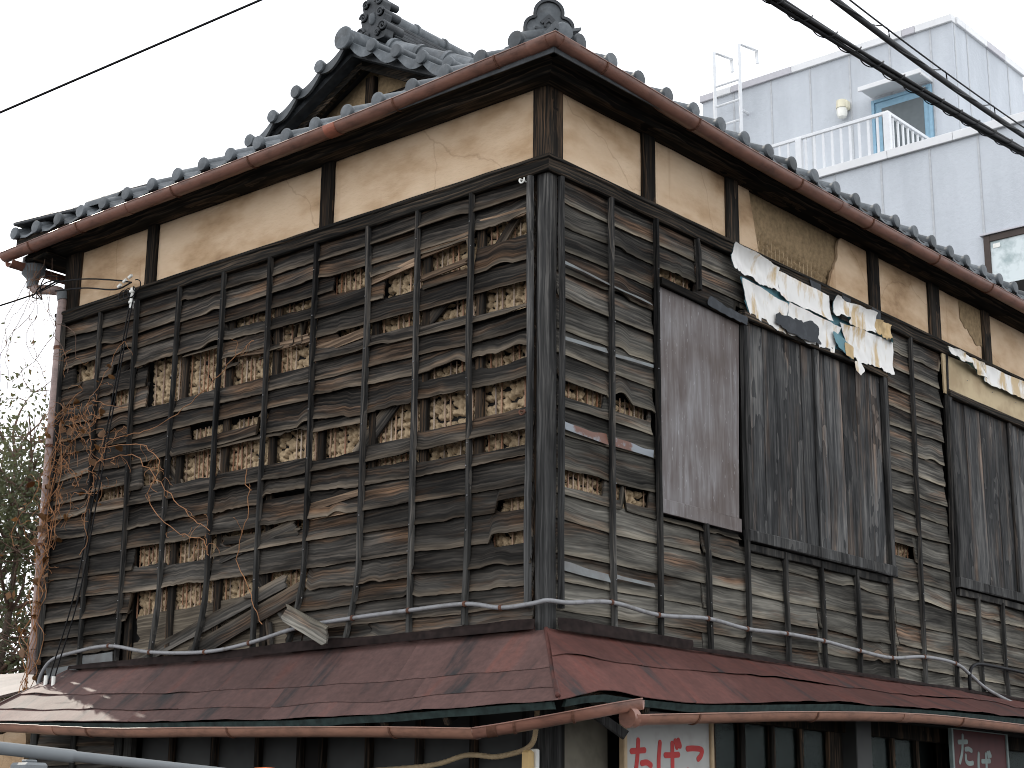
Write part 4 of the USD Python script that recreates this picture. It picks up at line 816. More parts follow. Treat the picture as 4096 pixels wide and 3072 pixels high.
def blot(parent, pts, n, seed, mt, nm='residue_patch'):
    g = Polygon(pts).buffer(0)
    if g.geom_type != 'Polygon': g = max(g.geoms, key=lambda k: k.area)
    g = g.buffer(.012).simplify(.002)
    xy = np.array(g.exterior.coords); q = LineString(xy).segmentize(.012) if hasattr(LineString, 'segmentize') else LineString(xy)
    xy = np.array(q.coords)[:-1]; c = xy.mean(0); d = (xy - c); f = 1 + .16 * N(xy[:, 0] * 30, xy[:, 1] * 30, seed)
    g = Polygon(c + d * f[:, None]).buffer(0)
    if g.geom_type != 'Polygon': g = max(g.geoms, key=lambda k: k.area)
    m = trimesh.creation.extrude_polygon(g, .0015, engine='earcut'); v = m.vertices
    return add(nm, (W(1, v[:, 0], v[:, 1], n + v[:, 2]), m.faces), mt, parent)
blot(T1, [(2.27, 5.00), (2.33, 4.97), (2.48, 4.985), (2.6, 4.99), (2.68, 5.02), (2.74, 5.01), (2.80, 4.90), (2.62, 4.895), (2.4, 4.90), (2.26, 4.925)], .096, 2, M['black_tape'])
blot(T1, [(3.00, 5.02), (3.10, 5.0), (3.2, 4.98), (3.22, 4.90), (3.10, 4.93), (3.02, 4.97)], .094, 3, M['vinyl_back'])
blot(T1, [(3.15, 4.97), (3.25, 4.965), (3.25, 4.895), (3.16, 4.90)], .097, 4, M['tan_backing'])
blot(T1, [(3.30, 4.87), (3.36, 4.885), (3.40, 4.84), (3.36, 4.80), (3.31, 4.82)], .09, 5, M['vinyl'])
blot(H, [(1.50, 4.895), (1.56, 4.90), (1.68, 4.875), (1.90, 4.865), (1.90, 4.835), (1.6, 4.845), (1.5, 4.86)], .078, 6, M['black_tape'])
for s0, w in ((2.76, .12), (3.20, .10), (3.62, .11)):
    blot(H, [(s0, 5.355), (s0 + w, 5.35), (s0 + w, 5.295), (s0 + .02, 5.30)], .0655, s0, M['black_tape'])
T2 = thing('torn_sheeting', 'crumpled strip of torn white sheeting over the cream board at the far right shutter', 'sheeting')
torn(T2, [(4.75, 5.33), (5.35, 5.32), (5.38, 5.20), (4.80, 5.27)], .09, .03, .05, 11., M['vinyl'], True, rag=.012, wr=.008)
torn(T2, [(5.36, 5.32), (6.8, 5.33), (6.8, 5.17), (5.38, 5.17)], .085, .02, .03, 12., M['vinyl'], True, rag=.012, wr=.005)
add('cream_board', sheet(np.array([[W(1, s, z, .052 + .004 * math.sin(s * 5)) for s in np.linspace(4.73, 6.8, 20)] for z in np.linspace(4.955, 5.285, 6)]), -OUT[1] * .012), M['cream_board'], H, smooth=40)

# ------------------------------------------------------------------ awning roof
EZ_L = lambda s: np.interp(s, [-.47, -.16, .46, 1.45, 2.85, 4.5, 5.0], [2.265, 2.262, 2.25, 2.245, 2.28, 2.345, 2.36])
EZ_R = lambda s: np.interp(s, [-.47, -.14, .15, .7, 1.3, 2.2, 3.8, 4.8, 7, 9], [2.265, 2.325, 2.318, 2.322, 2.36, 2.425, 2.47, 2.485, 2.49, 2.49])
def aw_pt(side, s, n, extra=0.):
    """point on the awning slope"""
    zt = 2.69 + (.02 * np.clip(s - 3, 0, 2) if side == 0 else 0); t = n / .475; ez = (EZ_L if side == 0 else EZ_R)(s)
    z = zt + (ez - zt) * t + .018 * np.sin(t * math.pi) * N(s * 1.1, side * 5.) + .010 * N(s * 2.3, n * 3, side + 2.) * t + .004 * N(s * 7, n * 8, side) + extra
    return W(side, s, z, n)
AW = add('awning_roof', join(*[box(W(sd, .05, 2.40, .0), W(sd, S, 2.42, .15)) for sd, S in ((0, 4.5), (1, SR))]), M['dark_inside'], H)
def course(side, n0, n1, joints, lift, mt, hipL, hipR):
    for a, b in zip(joints[:-1], joints[1:]):
        u = np.linspace(0, 1, 30)[None]; t = np.linspace(0, 1, 9)[:, None]; n = n0 + (n1 - n0) * t
        sa = np.where(a is None, 0, 0)
        la = -n + 0 * u if a == 'hip' else a - .22 * (n - .2) + 0 * u
        lb = 4.22 + .95 * n + 0 * u if b == 'end' else b - .22 * (n - .2) + .012 + 0 * u
        s = la + (lb - la) * u
        ex = lift + .006 * (1 - t) * 0 + .004 * (u > .985) + .010 * t ** 4 * np.maximum(N(s * 2.6, side * 7. + n0), 0)
        add('roof_sheet', sheet(aw_pt(side, s, n, ex), np.array([0, 0, -.004])), mt, AW, smooth=40)
course(0, .36, .478, ['hip', 1.75], .004, M['awning_left'], 1, 0)
course(0, .385, .478, [1.75, 3.0, 'end'], .004, M['awning_left'], 1, 0)
course(0, .255, .392, ['hip', .62, 1.75, 2.62, 3.5, 'end'], .012, M['awning_left'], 1, 0)
course(0, -.005, .268, ['hip', .85, 1.62, 2.35, 3.1, 'end'], .020, M['awning_left'], 1, 0)
course(1, .24, .478, ['hip', .75, 1.55, 2.4, 3.3, 4.2, 5.2, 6.4, 8.6], .006, M['awning_right'], 1, 0)
course(1, -.005, .252, ['hip', .52, 1.25, 2.0, 2.8, 3.7, 4.6, 5.6, 7.0, 8.6], .016, M['awning_right'], 1, 0)
# hip caps
def cap(pts, w):
    return tube(smooth_path(pts, 5), w, 8)
add('hip_cap', cap([W(0, -n, 0, n) * [1, 1, 0] + [0, 0, float(aw_pt(0, np.array(-n), np.array(n), .016)[2])] for n in (.02, .12, .25, .36, .47)], .014), M['awning_right'], AW, smooth=True)
add('hip_cap', cap([aw_pt(0, np.array(4.22 + .95 * n), np.array(n), .015) for n in (.0, .12, .25, .36, .47)], .010), M['awning_left'], AW, smooth=True)
# flashing upstand, eave fascia, side return at the far left
for side, S, nseg in ((0, 4.2, 5), (1, SR, 7)):
    ed = np.linspace(.02, S, nseg + 1)
    for a, b in zip(ed[:-1], ed[1:]):
        s = np.linspace(a, b + .015, 16); z1 = 2.735 if side == 0 else (2.745 if a < .3 else 2.705)
        P = np.array([W(side, s, 2.69 + .02 * np.clip(s - 3, 0, 2) * (side == 0) - .01, .074 + .004 * N(s * 4, 1.) ), W(side, s, (z1 + 2.69) / 2, .070 + .004 * N(s * 4, 2.)), W(side, s, z1 + .008 * N(s * 5, 3.), .066 + .006 * N(s * 3, 4.))])
        add('flashing_strip', sheet(P, -OUT[side] * .003), M['flashing'], AW, smooth=True)
for side, s0, s1, EZ in ((0, -.43, 4.62, EZ_L), (1, -.40, SR, EZ_R)):
    s = np.linspace(s0, s1, 60)
    P = np.array([W(side, s, EZ(s) - .010 + .0 * s, .468), W(side, s, EZ(s) - .05 + .006 * N(s * 3, 1.), .455)])
    add('fascia_board', sheet(P, -OUT[side] * .02), M['green_fascia'], AW)
    s = np.linspace(s0 + .05, s1, 40); s2 = np.linspace(.02, s1, 40)
    add('soffit', sheet(np.array([W(side, s, EZ(s) - .035, .45), W(side, s2, np.full_like(s, 2.50), .06)]), np.array([0, 0, .015])), M['post'], AW)
    for q in np.arange(.3, s1, .455):
        add('rafter', beam(W(side, q, EZ(q) - .065, .44), W(side, q, 2.44, .05), .035, .045), M['post'], AW)
add('side_roof', (np.array([(-4.22, -.0, 2.72), (-4.675, -.478, 2.352), (-4.70, -.02, 2.38), (-4.22, 0, 2.715), (-4.675, -.478, 2.345), (-4.70, -.02, 2.372)]), np.array([[0, 1, 2], [3, 5, 4], [0, 3, 4], [0, 4, 1], [1, 4, 5], [1, 5, 2]])), M['awning_left'], AW) if False else None
# lower gutters
def low_gutter(pts, across, r, mt, clips, joints):
    p = smooth_path(pts, 6); return gutter(p, np.tile(across, (len(p), 1)), r, mt, clips, joints)
low_gutter([(-4.75, -.55, 2.325), (-4.2, -.55, 2.309), (-3.46, -.55, 2.264), (-2.88, -.55, 2.232), (-2.15, -.55, 2.213), (-1.7, -.55, 2.198), (-.8, -.55, 2.170), (.02, -.55, 2.134)], (0, -1., 0), .052, M['gutter_pale'], [.35, 1.55, 2.9, 4.2], [(1.1, .09, M['gutter_pale'])])
low_gutter([(.0, -.555, 2.135), (.19, -.54, 2.152), (.36, -.47, 2.18), (.52, -.36, 2.215), (.56, -.13, 2.26), (.55, .12, 2.30)], (.5, -.86, 0), .052, M['gutter'], [.25, .55], [(.12, .03, M['rust']), (.42, .05, M['white_plastic'])] if False else [(.12, .03, M['rust'])])
low_gutter([(.55, .0, 2.212), (.55, .78, 2.268), (.55, 1.72, 2.332), (.55, 3.09, 2.398), (.55, 4.63, 2.412), (.55, 6.5, 2.42), (.55, 8.5, 2.42)], (1., 0, 0), .052, M['gutter_pale'], [.55, 1.75, 3.6, 5.2], [(2.85, .06, M['gutter_pale']), (.05, .05, M['gutter'])])
add('gutter_end', tube([(.55, -.02, 2.20), (.55, .03, 2.202)], .053, 14), M['gutter'], H, smooth=40)

# ------------------------------------------------------------------ ground floor under the awning
GF = add('shop_front', join(box(W(0, -.0, .1, -.10), W(0, SL, 2.44, -.16)), box(W(1, -.0, .1, -.10), W(1, SR, 2.44, -.16))), M['dark_inside'], H)
add('post', beam((-.06, .06, .1), (-.06, .06, 2.45), .15, .15, up=(0, 1, 0)), M['corner'], GF)
for a, b in ((4.66, 4.58), (4.18, 4.12), (3.69, 3.60), (3.58, 3.50)):
    add('post', wbox(0, b, a, .1, 2.44, -.02, .03), M['batten'], GF)
z = 2.32
for k in range(5):
    z2 = z - .16 - .03 * N(k * 3.1)
    for s0, s1 in ((3.70, 4.18), (4.16, 4.62)):
        s = np.linspace(s0, s1, 20); t = np.linspace(0, 1, 4)[:, None]
        P = W(0, s[None] + 0 * t, z2 + (z - z2) * t + .008 * N(s[None] * 4, k * 2., s0) + .02 * k * 0, .0 + .02 * (1 - t) + .006 * N(s[None] * 3, t, k))
        add_board('plank', board(P, -OUT[0] * .01, s[None] + 0 * t, (z - z2) * t), M['plank_left'], GF)
    z = z2 + .01
ed = [3.50, 3.14, 2.72, 2.30, 1.92, 1.73, 1.34, .94, .53, .10]
for a, b in zip(ed[:-1], ed[1:]):
    dark = abs(a - 1.92) < .01
    add('door_panel', wbox(0, b + .02, a - .02, .2, 2.40, -.06, -.045), M['dark_inside'] if dark else M['door_panel'], GF)
    add('door_stile', wbox(0, b - .022, b + .022, .15, 2.42, -.055, -.01), M['post'], GF)
add('wall_panel', wbox(1, .06, .56, .2, 2.44, -.05, -.02), M['render_wall'], GF)
for a, b in ((1.42, 1.58), (1.85, 1.90), (2.19, 2.235), (2.53, 2.57), (2.88, 3.05), (3.36, 3.40), (3.72, 3.76), (4.07, 4.11), (4.42, 4.6), (5.4, 5.5), (6.3, 6.4)):
    add('door_stile', wbox(1, a, b, .15, 2.44, -.06, .0), M['post'], GF)
for a, b in ((1.58, 1.85), (1.90, 2.19), (2.235, 2.53), (2.57, 2.88), (3.40, 3.72), (3.76, 4.07), (4.11, 4.42), (4.6, 5.4), (5.5, 6.3)):
    add('door_pane', wbox(1, a, b, .9, 2.30, -.035, -.03, .001), M['door_glass'], GF)
    add('door_panel', wbox(1, a, b, .2, .9, -.05, -.03), M['door_panel'], GF)
add('door_curtain', sheet(np.array([[W(1, s, z, -.075 + .01 * math.sin(s * 60)) for s in np.linspace(2.27, 2.50, 16)] for z in np.linspace(.9, 2.20, 4)]), -OUT[1] * .003), M['door_panel'], GF, smooth=True)
add('post', wbox(1, 3.06, 3.26, .1, 2.40, -.02, .10), M['door_panel'], GF)
add('lintel', wbox(1, 1.40, SR, 2.30, 2.44, -.058, .02), M['post'], GF)
add('lintel', wbox(0, .10, 3.50, 2.36, 2.44, -.05, .02), M['post'], GF)
add('brace', beam((.12, -.02, 2.36), (.36, .22, 2.13), .05, .05), M['corner'], AW)
add('plaster_panel', sheet(np.array([[(x, -.03 + .01 * N(x * 5, z * 5), z) for x in np.linspace(-5.4, -4.70 - .03 * max(0, N(z * 9)), 14)] for z in np.linspace(1.4, 2.33, 12)]), np.array([0, .04, 0])), M['plaster'], GF, smooth=40)

# ------------------------------------------------------------------ signs
TA = [[(.06, .76), (.35, .78), (.64, .80)], [(.36, .99), (.33, .72), (.24, .38), (.06, .06)], [(.52, .53), (.74, .55), (.93, .50)], [(.50, .30), (.50, .14), (.60, .06), (.78, .04), (.97, .07)]]
BA = [[(.13, .96), (.07, .60), (.08, .25), (.14, .06), (.21, .20)], [(.36, .71), (.62, .72), (.92, .74)], [(.66, .96), (.66, .50), (.64, .20), (.56, .08), (.44, .07), (.38, .16), (.44, .26), (.58, .27), (.75, .20), (.93, .07)], [(.80, 1.02), (.86, .90)], [(.93, 1.04), (1.0, .93)]]
KO = [[(.14, .86), (.45, .88), (.84, .86), (.80, .74), (.66, .66)], [(.14, .40), (.10, .22), (.20, .10), (.50, .06), (.92, .09)]]
def glyph(strokes, s0, z0, w, h, pen):
    g = [LineString(smooth_path([(s0 + x * w, z0 + y * h) for x, y in st], 6)[:, :2] if len(st) > 2 else [(s0 + x * w, z0 + y * h) for x, y in st]).buffer(pen) for st in strokes]
    return unary_union(g)
def sp(st): return st
def smooth2(pts):
    q = smooth_path([(x, y, 0) for x, y in pts], 6); return q[:, :2]
def glyph(strokes, s0, z0, w, h, pen):
    return unary_union([LineString(smooth2([(s0 + x * w, z0 + y * h) for x, y in st])).buffer(pen) for st in strokes])
def lettering(parent, g, n, mt, nm):
    ms = []
    for q in getattr(g, 'geoms', [g]):
        m = trimesh.creation.extrude_polygon(q, .002, engine='earcut'); v = m.vertices
        ms.append((W(1, v[:, 0], v[:, 1], n + v[:, 2]), m.faces))
    return add(nm, join(*ms), mt, parent)
S1 = thing('shop_sign', 'white sign board with red lettering under the awning beside the corner', 'sign')
add('board', wbox(1, .535, 1.335, 1.25, 2.30, .105, .12), M['sign_white'], S1)
add('frame', wbox(1, .505, .535, 1.22, 2.32, .095, .135), M['sign_frame'], S1)
add('frame', wbox(1, 1.335, 1.365, 1.22, 2.32, .095, .135), M['sign_frame'], S1)
add('frame', wbox(1, .535, 1.335, 1.22, 1.25, .095, .135), M['sign_frame'], S1)
for st, a, w, top in ((TA, .575, .20, 2.135), (BA, .82, .22, 2.14), (KO, 1.085, .20, 2.145)):
    lettering(S1, glyph(st, a, top - .26, w, .26, .0165), .1202, M['sign_red'], 'lettering')
S2 = thing('shop_sign', 'dark red sign with pale lettering under the awning at far right', 'sign')
add('board', wbox(1, 4.39, 5.25, 1.6, 2.395, .10, .115), M['sign_ground'], S2)
for a, b, c, d in ((4.365, 4.39, 1.58, 2.41), (5.25, 5.275, 1.58, 2.41), (4.39, 5.25, 2.395, 2.412), (4.39, 5.25, 1.58, 1.6)):
    add('frame', wbox(1, a, b, c, d, .095, .125, .002), M['sign_pale'], S2)
for st, a, w, top, hh in ((TA, 4.47, .22, 2.355, .20), (BA, 4.76, .22, 2.245, .20), (KO, 5.03, .20, 2.15, .18)):
    lettering(S2, glyph(st, a, top - hh, w, hh, .0165), .1152, M['sign_pale'], 'lettering')

# ------------------------------------------------------------------ conduits, wires and small fittings on the house
cd = thing('conduit_pipe', 'thin pale grey conduit sagging around the corner above the rusty awning', 'conduit')
L1 = [(-s, -.078, z) for s, z in ((4.55, 2.56), (4.52, 2.68), (4.40, 2.78), (4.16, 2.815), (3.75, 2.835), (3.30, 2.765), (2.735, 2.73), (2.31, 2.758), (1.875, 2.82), (1.40, 2.842), (.946, 2.85), (.513, 2.852), (.25, 2.81), (.02, 2.815))]
L2 = [(.078, s, z) for s, z in ((.10, 2.83), (.471, 2.872), (.907, 2.848), (1.404, 2.878), (1.824, 2.858), (2.273, 2.872), (2.72, 2.868), (3.184, 2.845), (3.625, 2.835), (4.10, 2.882), (4.573, 2.876), (4.82, 2.808), (5.115, 2.717), (5.76, 2.62), (6.5, 2.57))]
add('pipe', tube(smooth_path(L1 + [(.06, -.06, 2.825)] + L2, 6), .0125, 10), M['conduit'], cd, smooth=True)
for q in L1[4:13:1] + L2[1:11]:
    d = np.array(ALONG[0] if abs(q[1] + .078) < 1e-6 else ALONG[1])
    add('clip', tube([np.array(q) - d * .009, np.array(q) + d * .009], .0165, 10), M['rust'], cd)
c2 = thing('conduit_pipe', 'short dark pipe looping off the plank wall at the far right', 'conduit')
add('pipe', tube(smooth_path([(.075, 4.80, 2.70), (.08, 4.79, 2.78), (.08, 4.83, 2.86), (.08, 4.95, 2.90), (.08, 5.2, 2.905), (.08, 5.6, 2.90), (.08, 6.3, 2.88)], 6), .013, 10), M['cable'], c2, smooth=True)
ct = thing('corrugated_tube', 'tan corrugated tube drooping under the awning left of the corner', 'tube')
pt = smooth_path([(.03, -.10, 2.30), (.02, -.10, 2.16), (-.002, -.10, 2.09), (-.067, -.09, 2.055), (-.175, -.08, 2.035), (-.286, -.08, 2.025), (-.478, -.08, 2.038), (-.687, -.08, 1.997), (-.926, -.08, 1.98), (-1.4, -.08, 1.97), (-2.0, -.08, 1.985), (-2.4, -.08, 1.99)], 14)
add('pipe', tube(pt, .013 + .0018 * (np.arange(len(pt)) % 2), 10), M['tube'], ct)
jb = thing('junction_box', 'beige rounded cover box on the corner post under the awning', 'box')
add('cover', cbox((-.055, -.135, 1.62), (.008, -.09, 2.05), .012), M['beige'], jb)
add('base', cbox((-.062, -.089, 1.61), (.015, -.06, 2.058), .006), M['white_plastic'], jb)
wi = thing('service_wire', 'pair of thin dark wires hanging down the plank wall from white insulators', 'wire')
for k, dx in enumerate((0, .03)):
    add('wire', tube(smooth_path([(-3.78 + dx, -.07, 5.33), (-3.79 + dx, -.09, 5.18), (-3.86 + dx, -.10, 4.7), (-4.0 + dx * 1.5, -.11, 3.9), (-4.12 + dx * 2, -.13, 3.2), (-4.26 + dx * 2, -.16, 2.72), (-4.27 + dx * 2.2, -.18, 2.60)], 6), .0055, 6), M['cable'], wi, smooth=True)
for k, z in enumerate((5.32, 5.24)):
    add('insulator', join(tube([(-3.775, -.075, z + .05), (-3.775, -.075, z - .02)], .016, 10), tube([(-3.775, -.075, z + .03), (-3.775, -.075, z + .015)], .024, 10)), M['white_plastic'], wi, smooth=35)
for k, (x, z) in enumerate(((-4.30, 2.60), (-4.21, 2.59))):
    add('insulator', tube([(x, -.18, z + .06), (x, -.18, z - .01)], .014, 8), M['white_plastic'], wi, smooth=35)
w2 = thing('service_wire', 'twin thin wires crossing the first plaster panel below the eave', 'wire')
for k, z in enumerate((5.56, 5.49)):
    add('wire', tube(smooth_path([(-3.80, -.07, 5.42), (-3.95, -.10, z - .10), (-4.3, -.12, z - .02), (-4.66, -.13, z + .03)], 8), .006, 6), M['cable'], w2, smooth=True)
for q in ((-3.86, 5.44), (-3.92, 5.415), (-3.80, 5.46)):
    add('insulator', tube([(q[0] - .016, -.085, q[1] - .006), (q[0] + .016, -.085, q[1] + .006)], .012, 10), M['white_plastic'], w2, smooth=35)
for k in range(4):
    a = np.linspace(0, 5, 20); c = np.array([-3.86 + .05 * k, -.08, 5.36 + .03 * N(k * 3.)])
    add('wire', tube(np.stack([c[0] + .05 * np.cos(a + k), 0 * a + c[1] - .004 * a, c[2] + .04 * np.sin(a + k)], -1), .004, 5), M['cable'], w2, smooth=True)
w3 = thing('service_wire', 'dark wire bundle leaving the left eave corner towards the street', 'wire')
add('wire', tube(smooth_path([(-4.62, -.13, 5.60), (-4.75, -.16, 5.56), (-4.9, -.22, 5.50), (-5.3, -.5, 5.36), (-6.2, -1.1, 5.12), (-9, -2.6, 4.6)], 8), .007, 6), M['cable'], w3, smooth=True)
for k in range(3):
    add('wire', tube(smooth_path([(-4.62, -.13, 5.58 + .02 * k), (-4.72, -.17, 5.54 + .05 * k), (-4.85 + .05 * k, -.2, 5.50 + .03 * k), (-4.75, -.18, 5.46)], 6), .005, 5), M['cable'], w3, smooth=True)
for (o, m, lab) in (((-.118, -.098, 5.225), M['white_plastic'], 1), ((-.105, -.098, 3.86), M['rust'], 2)):
    a = np.linspace(-.5, 3.6, 14)
    add('hook', tube([(o[0], o[1] + .05, o[2] + .02)] + [(o[0] + .018 - .018 * math.cos(t), o[1] - .01, o[2] - .018 * math.sin(t) + .01) for t in a], .005, 7), m, H, smooth=True)

# ------------------------------------------------------------------ neighbouring white building
WB = thing('white_building', 'white panel-clad modern building with roof terrace behind the old house', 'building')
yC, xR = 25.24, -11.02
kA = 27.75
def on_plane(px, py, y):
    q = fwd + rgt * (px - 2048) / F_PX - upv * (py - 1536) / F_PX; return EYE + q * (y - EYE[1]) / q[1]
xC, zA = -10.45, 20.86                                   # upper block: right corner, roof height
xA0 = -17.7
ZT = 16.62
up = add('wall', box((xA0, kA, 10), (xC, kA + 3.95, zA)), M['panel_white'], WB)
low = add('wall', box((-19, yC, 0), (4, kA - .01, ZT)), M['panel_white'], WB)
add('wall', box((xC + .01, kA, 0), (4, 34, ZT - .01)), M['panel_white'], WB)
for x in (-16.7, -15.55, -14.39, -13.25, -12.13, -11.03):
    add('panel_joint', cbox((x - .025, kA - .012, 16), (x + .025, kA + .0, zA - .15), .004), M['joint'], up)
for y in (kA + .1, kA + .76, kA + 1.88, kA + 3.04):
    add('panel_joint', cbox((xC, y - .03, 16.6), (xC + .012, y + .03, zA - .15), .004), M['joint'], up)
for x in (-13.6, -12.4, -11.2, -10.0, -8.85, -7.4, -6.2, -5, -3.8, -2.6):
    add('panel_joint', cbox((x - .025, yC - .012, 8), (x + .025, yC, ZT - .15), .004), M['joint'], low)
seg = [xA0 - .05, -17.3, -16.75, -14.9, -13.0, -11.75, -11.4, xC + .03]
for k, (a, b) in enumerate(zip(seg[:-1], seg[1:])):
    add('coping', cbox((a + .003, kA - .07, zA - .14), (b - .003, kA + .16, zA + .05), .01), M['coping_old'] if k in (0, 2, 5) else M['coping'], up)
seg = [kA + .165, kA + .6, kA + 1.8, kA + 2.8, kA + 3.98]
for k, (a, b) in enumerate(zip(seg[:-1], seg[1:])):
    add('coping', cbox((xC - .16, a + .003, zA - .14), (xC + .07, b - .003, zA + .05), .01), M['coping_old'] if k in (2,) else M['coping'], up)
seg = [-19, -15, -13.1, -12.85, -11.0, -9.4, -7.7, -5, -2, 1, 4]
for k, (a, b) in enumerate(zip(seg[:-1], seg[1:])):
    add('coping', cbox((a + .003, yC - .08, ZT - .13), (b - .003, yC + .14, ZT + .07), .01), M['coping_old'] if k == 2 else M['coping'], low)
# door, canopy, lamp
dr = add('door', cbox((-12.58, kA - .05, 17.0), (-11.14, kA - .005, 19.18), .01), M['blue_door'], WB)
add('door_frame', join(cbox((-12.66, kA - .09, 17.0), (-12.58, kA - .006, 19.26)), cbox((-11.14, kA - .09, 17.0), (-11.06, kA - .006, 19.26)), cbox((-12.58, kA - .09, 19.18), (-11.14, kA - .006, 19.26))), M['blue_door'], dr)
add('door_pane', cbox((-12.40, kA - .062, 17.2), (-11.28, kA - .052, 19.0), .003), M['mesh_dark'], dr)
add('canopy', join(cbox((-12.68, kA - .60, 19.36), (-11.05, kA - .02, 19.41), .01), cbox((-12.71, kA - .64, 19.33), (-11.03, kA - .59, 19.45), .01), cbox((-11.08, kA - .585, 19.30), (-11.02, kA - .02, 19.355), .01)), M['coping'], WB)
lm = add('wall_lamp', join(tube([(-13.43, kA - .16, 19.47), (-13.43, kA - .16, 19.26)], [.13, .15], 16), cbox((-13.40, kA - .20, 19.22), (-13.26, kA - .01, 19.46), .03)), M['lamp_cream'], WB, smooth=35)
add('lamp_globe', loft(np.array([[(-13.43 + r * math.cos(a), kA - .16 + r * math.sin(a), zz) for a in np.arange(16) * math.pi / 8] for zz, r in ((19.255, .135), (19.12, .135), (19.03, .11), (19.0, .05))])), M['lamp_globe'], lm, smooth=40)
# railing
rl = add('railing', join(cbox((-15.6, yC + .03, 17.62), (xR - .055, yC + .10, 17.70), .01), cbox((xR - .05, yC + .03, 17.62), (xR + .05, kA - .02, 17.70), .01)), M['white_metal'], WB)
for k in range(19):
    x = xR - .25 - .236 * k
    add('baluster', cbox((x - .03, yC + .05, ZT + .0705), (x + .03, yC + .08, 17.62), .004), M['white_metal'], rl)
for k in range(9):
    y = yC + .32 + .24 * k
    add('baluster', cbox((xR - .02, y - .025, ZT + .003), (xR + .02, y + .025, 17.62), .004), M['white_metal'], rl)
for x in (xR, -13.33):
    add('rail_post', cbox((x - .08, yC - .0, ZT + .0705), (x + .08, yC + .12, 17.66), .01), M['white_metal'], rl)
# ladder on the roof edge
ld = add('ladder', join(*[tube([(x, kA - .35, 15.8), (x, kA - .35, 21.86), (x, kA + .50, 22.0), (x, kA + .52, 21.62)], .055, 4) for x in (-17.06, -16.27)]), M['white_metal'], WB)
for z in np.arange(16.3, 21.2, .57):
    add('rung', tube([(-17.06, kA - .35, z), (-16.27, kA - .35, z)], .03, 6), M['white_metal'], ld)
for z in (17.4, 20.0):
    for x in (-17.06, -16.27):
        add('bracket', tube([(x, kA - .35, z), (x, kA, z)], .04, 6), M['white_metal'], ld)
wn = add('window', join(cbox((-8.86, yC - .06, 12.4), (-8.72, yC - .002, 14.12)), cbox((-6.6, yC - .06, 12.4), (-6.46, yC - .002, 14.12)), cbox((-8.72, yC - .06, 13.98), (-6.6, yC - .002, 14.12)), cbox((-7.72, yC - .05, 12.4), (-7.62, yC - .002, 13.98))), M['brown_frame'], WB)
add('window_pane', cbox((-8.72, yC - .03, 12.4), (-7.72, yC - .012, 13.98), .002), M['frosted'], wn)
add('window_pane', cbox((-7.62, yC - .03, 12.4), (-6.6, yC - .012, 13.98), .002), M['frosted'], wn)
add('drip_cap', cbox((-8.92, yC - .10, 14.13), (-6.4, yC - .003, 14.17), .005), M['coping_old'], wn)
add('latch', cbox((-8.66, yC - .04, 13.82), (-8.50, yC - .0305, 13.92), .004), M['white_plastic'], wn)

# ------------------------------------------------------------------ overhead cables
def at(px, py, d):
    q = fwd + rgt * (px - 2048) / F_PX - upv * (py - 1536) / F_PX; return EYE + q * d
def span(A, B, back, fore, n, sag=0.):
    A, B = np.array(A), np.array(B); t = np.linspace(-back, 1 + fore, n)[:, None]; return A + (B - A) * t - np.array([0, 0, 1.]) * sag * (t * (1 - t)) * 4
ob = thing('overhead_cable', 'thick bundle of black overhead cables wrapped with spiral wire at upper right', 'cable')
PB = span((1.20, .56, 6.20), (.80, 4.82, 6.765), 2.5, 3.5, 260, .02)
for k in range(4):
    ph = np.linspace(0, 34, len(PB)) * .35 + k * math.pi / 2
    off = np.stack([.021 * np.cos(ph), 0 * ph, .021 * np.sin(ph)], -1)
    add('strand', tube(PB + off, .0135 if k else .016, 7), M['cable'], ob, smooth=True)
n = 1500; PBs = span((1.20, .56, 6.20), (.80, 4.82, 6.765), 1.2, 2.0, n, .02); ph = np.linspace(0, 2 * math.pi * 52, n)
add('spiral_wire', tube(PBs + np.stack([.040 * np.cos(ph), 0 * ph, .040 * np.sin(ph)], -1), .004, 5), M['cable'], ob, smooth=True)
oc2 = thing('overhead_cable', 'black overhead cable hung from a thin messenger wire at top right', 'cable')
PC = span((1.453, .773, 6.205), (.816, 4.777, 6.89), 2.5, 3.5, 200, .02)
add('strand', tube(PC, .02, 9), M['cable'], oc2, smooth=True)
PM = PC + [0, 0, .075]
add('messenger_wire', tube(PM, .006, 6), M['cable'], oc2, smooth=True)
PS = span((1.453, .773, 6.205), (.816, 4.777, 6.89), 1.2, 2.0, 60, .02)
for i in range(0, 58, 4):
    p, q = PS[i], PS[min(i + 2, 59)]
    hk = smooth_path([p + [0, 0, .082], p + [.0, .02, .07], p + (q - p) * .12 + [0, 0, .0], p + (q - p) * .35 + [.02, 0, -.034], q + [.024, 0, -.005], q + (q - p) * .5 + [0, 0, .024], q + (q - p) * .9 + [0, 0, .078]], 5)
    add('hanger', tube(hk, .004, 5), M['cable'], oc2, smooth=True)
ow = thing('overhead_cable', 'single thin wire crossing the white sky at upper left', 'cable')
add('strand', tube(span((-3.471, -1.43, 6.165), (-2.06, -.465, 6.891), 2.5, 3, 40), .0085, 7), M['cable'], ow, smooth=True)

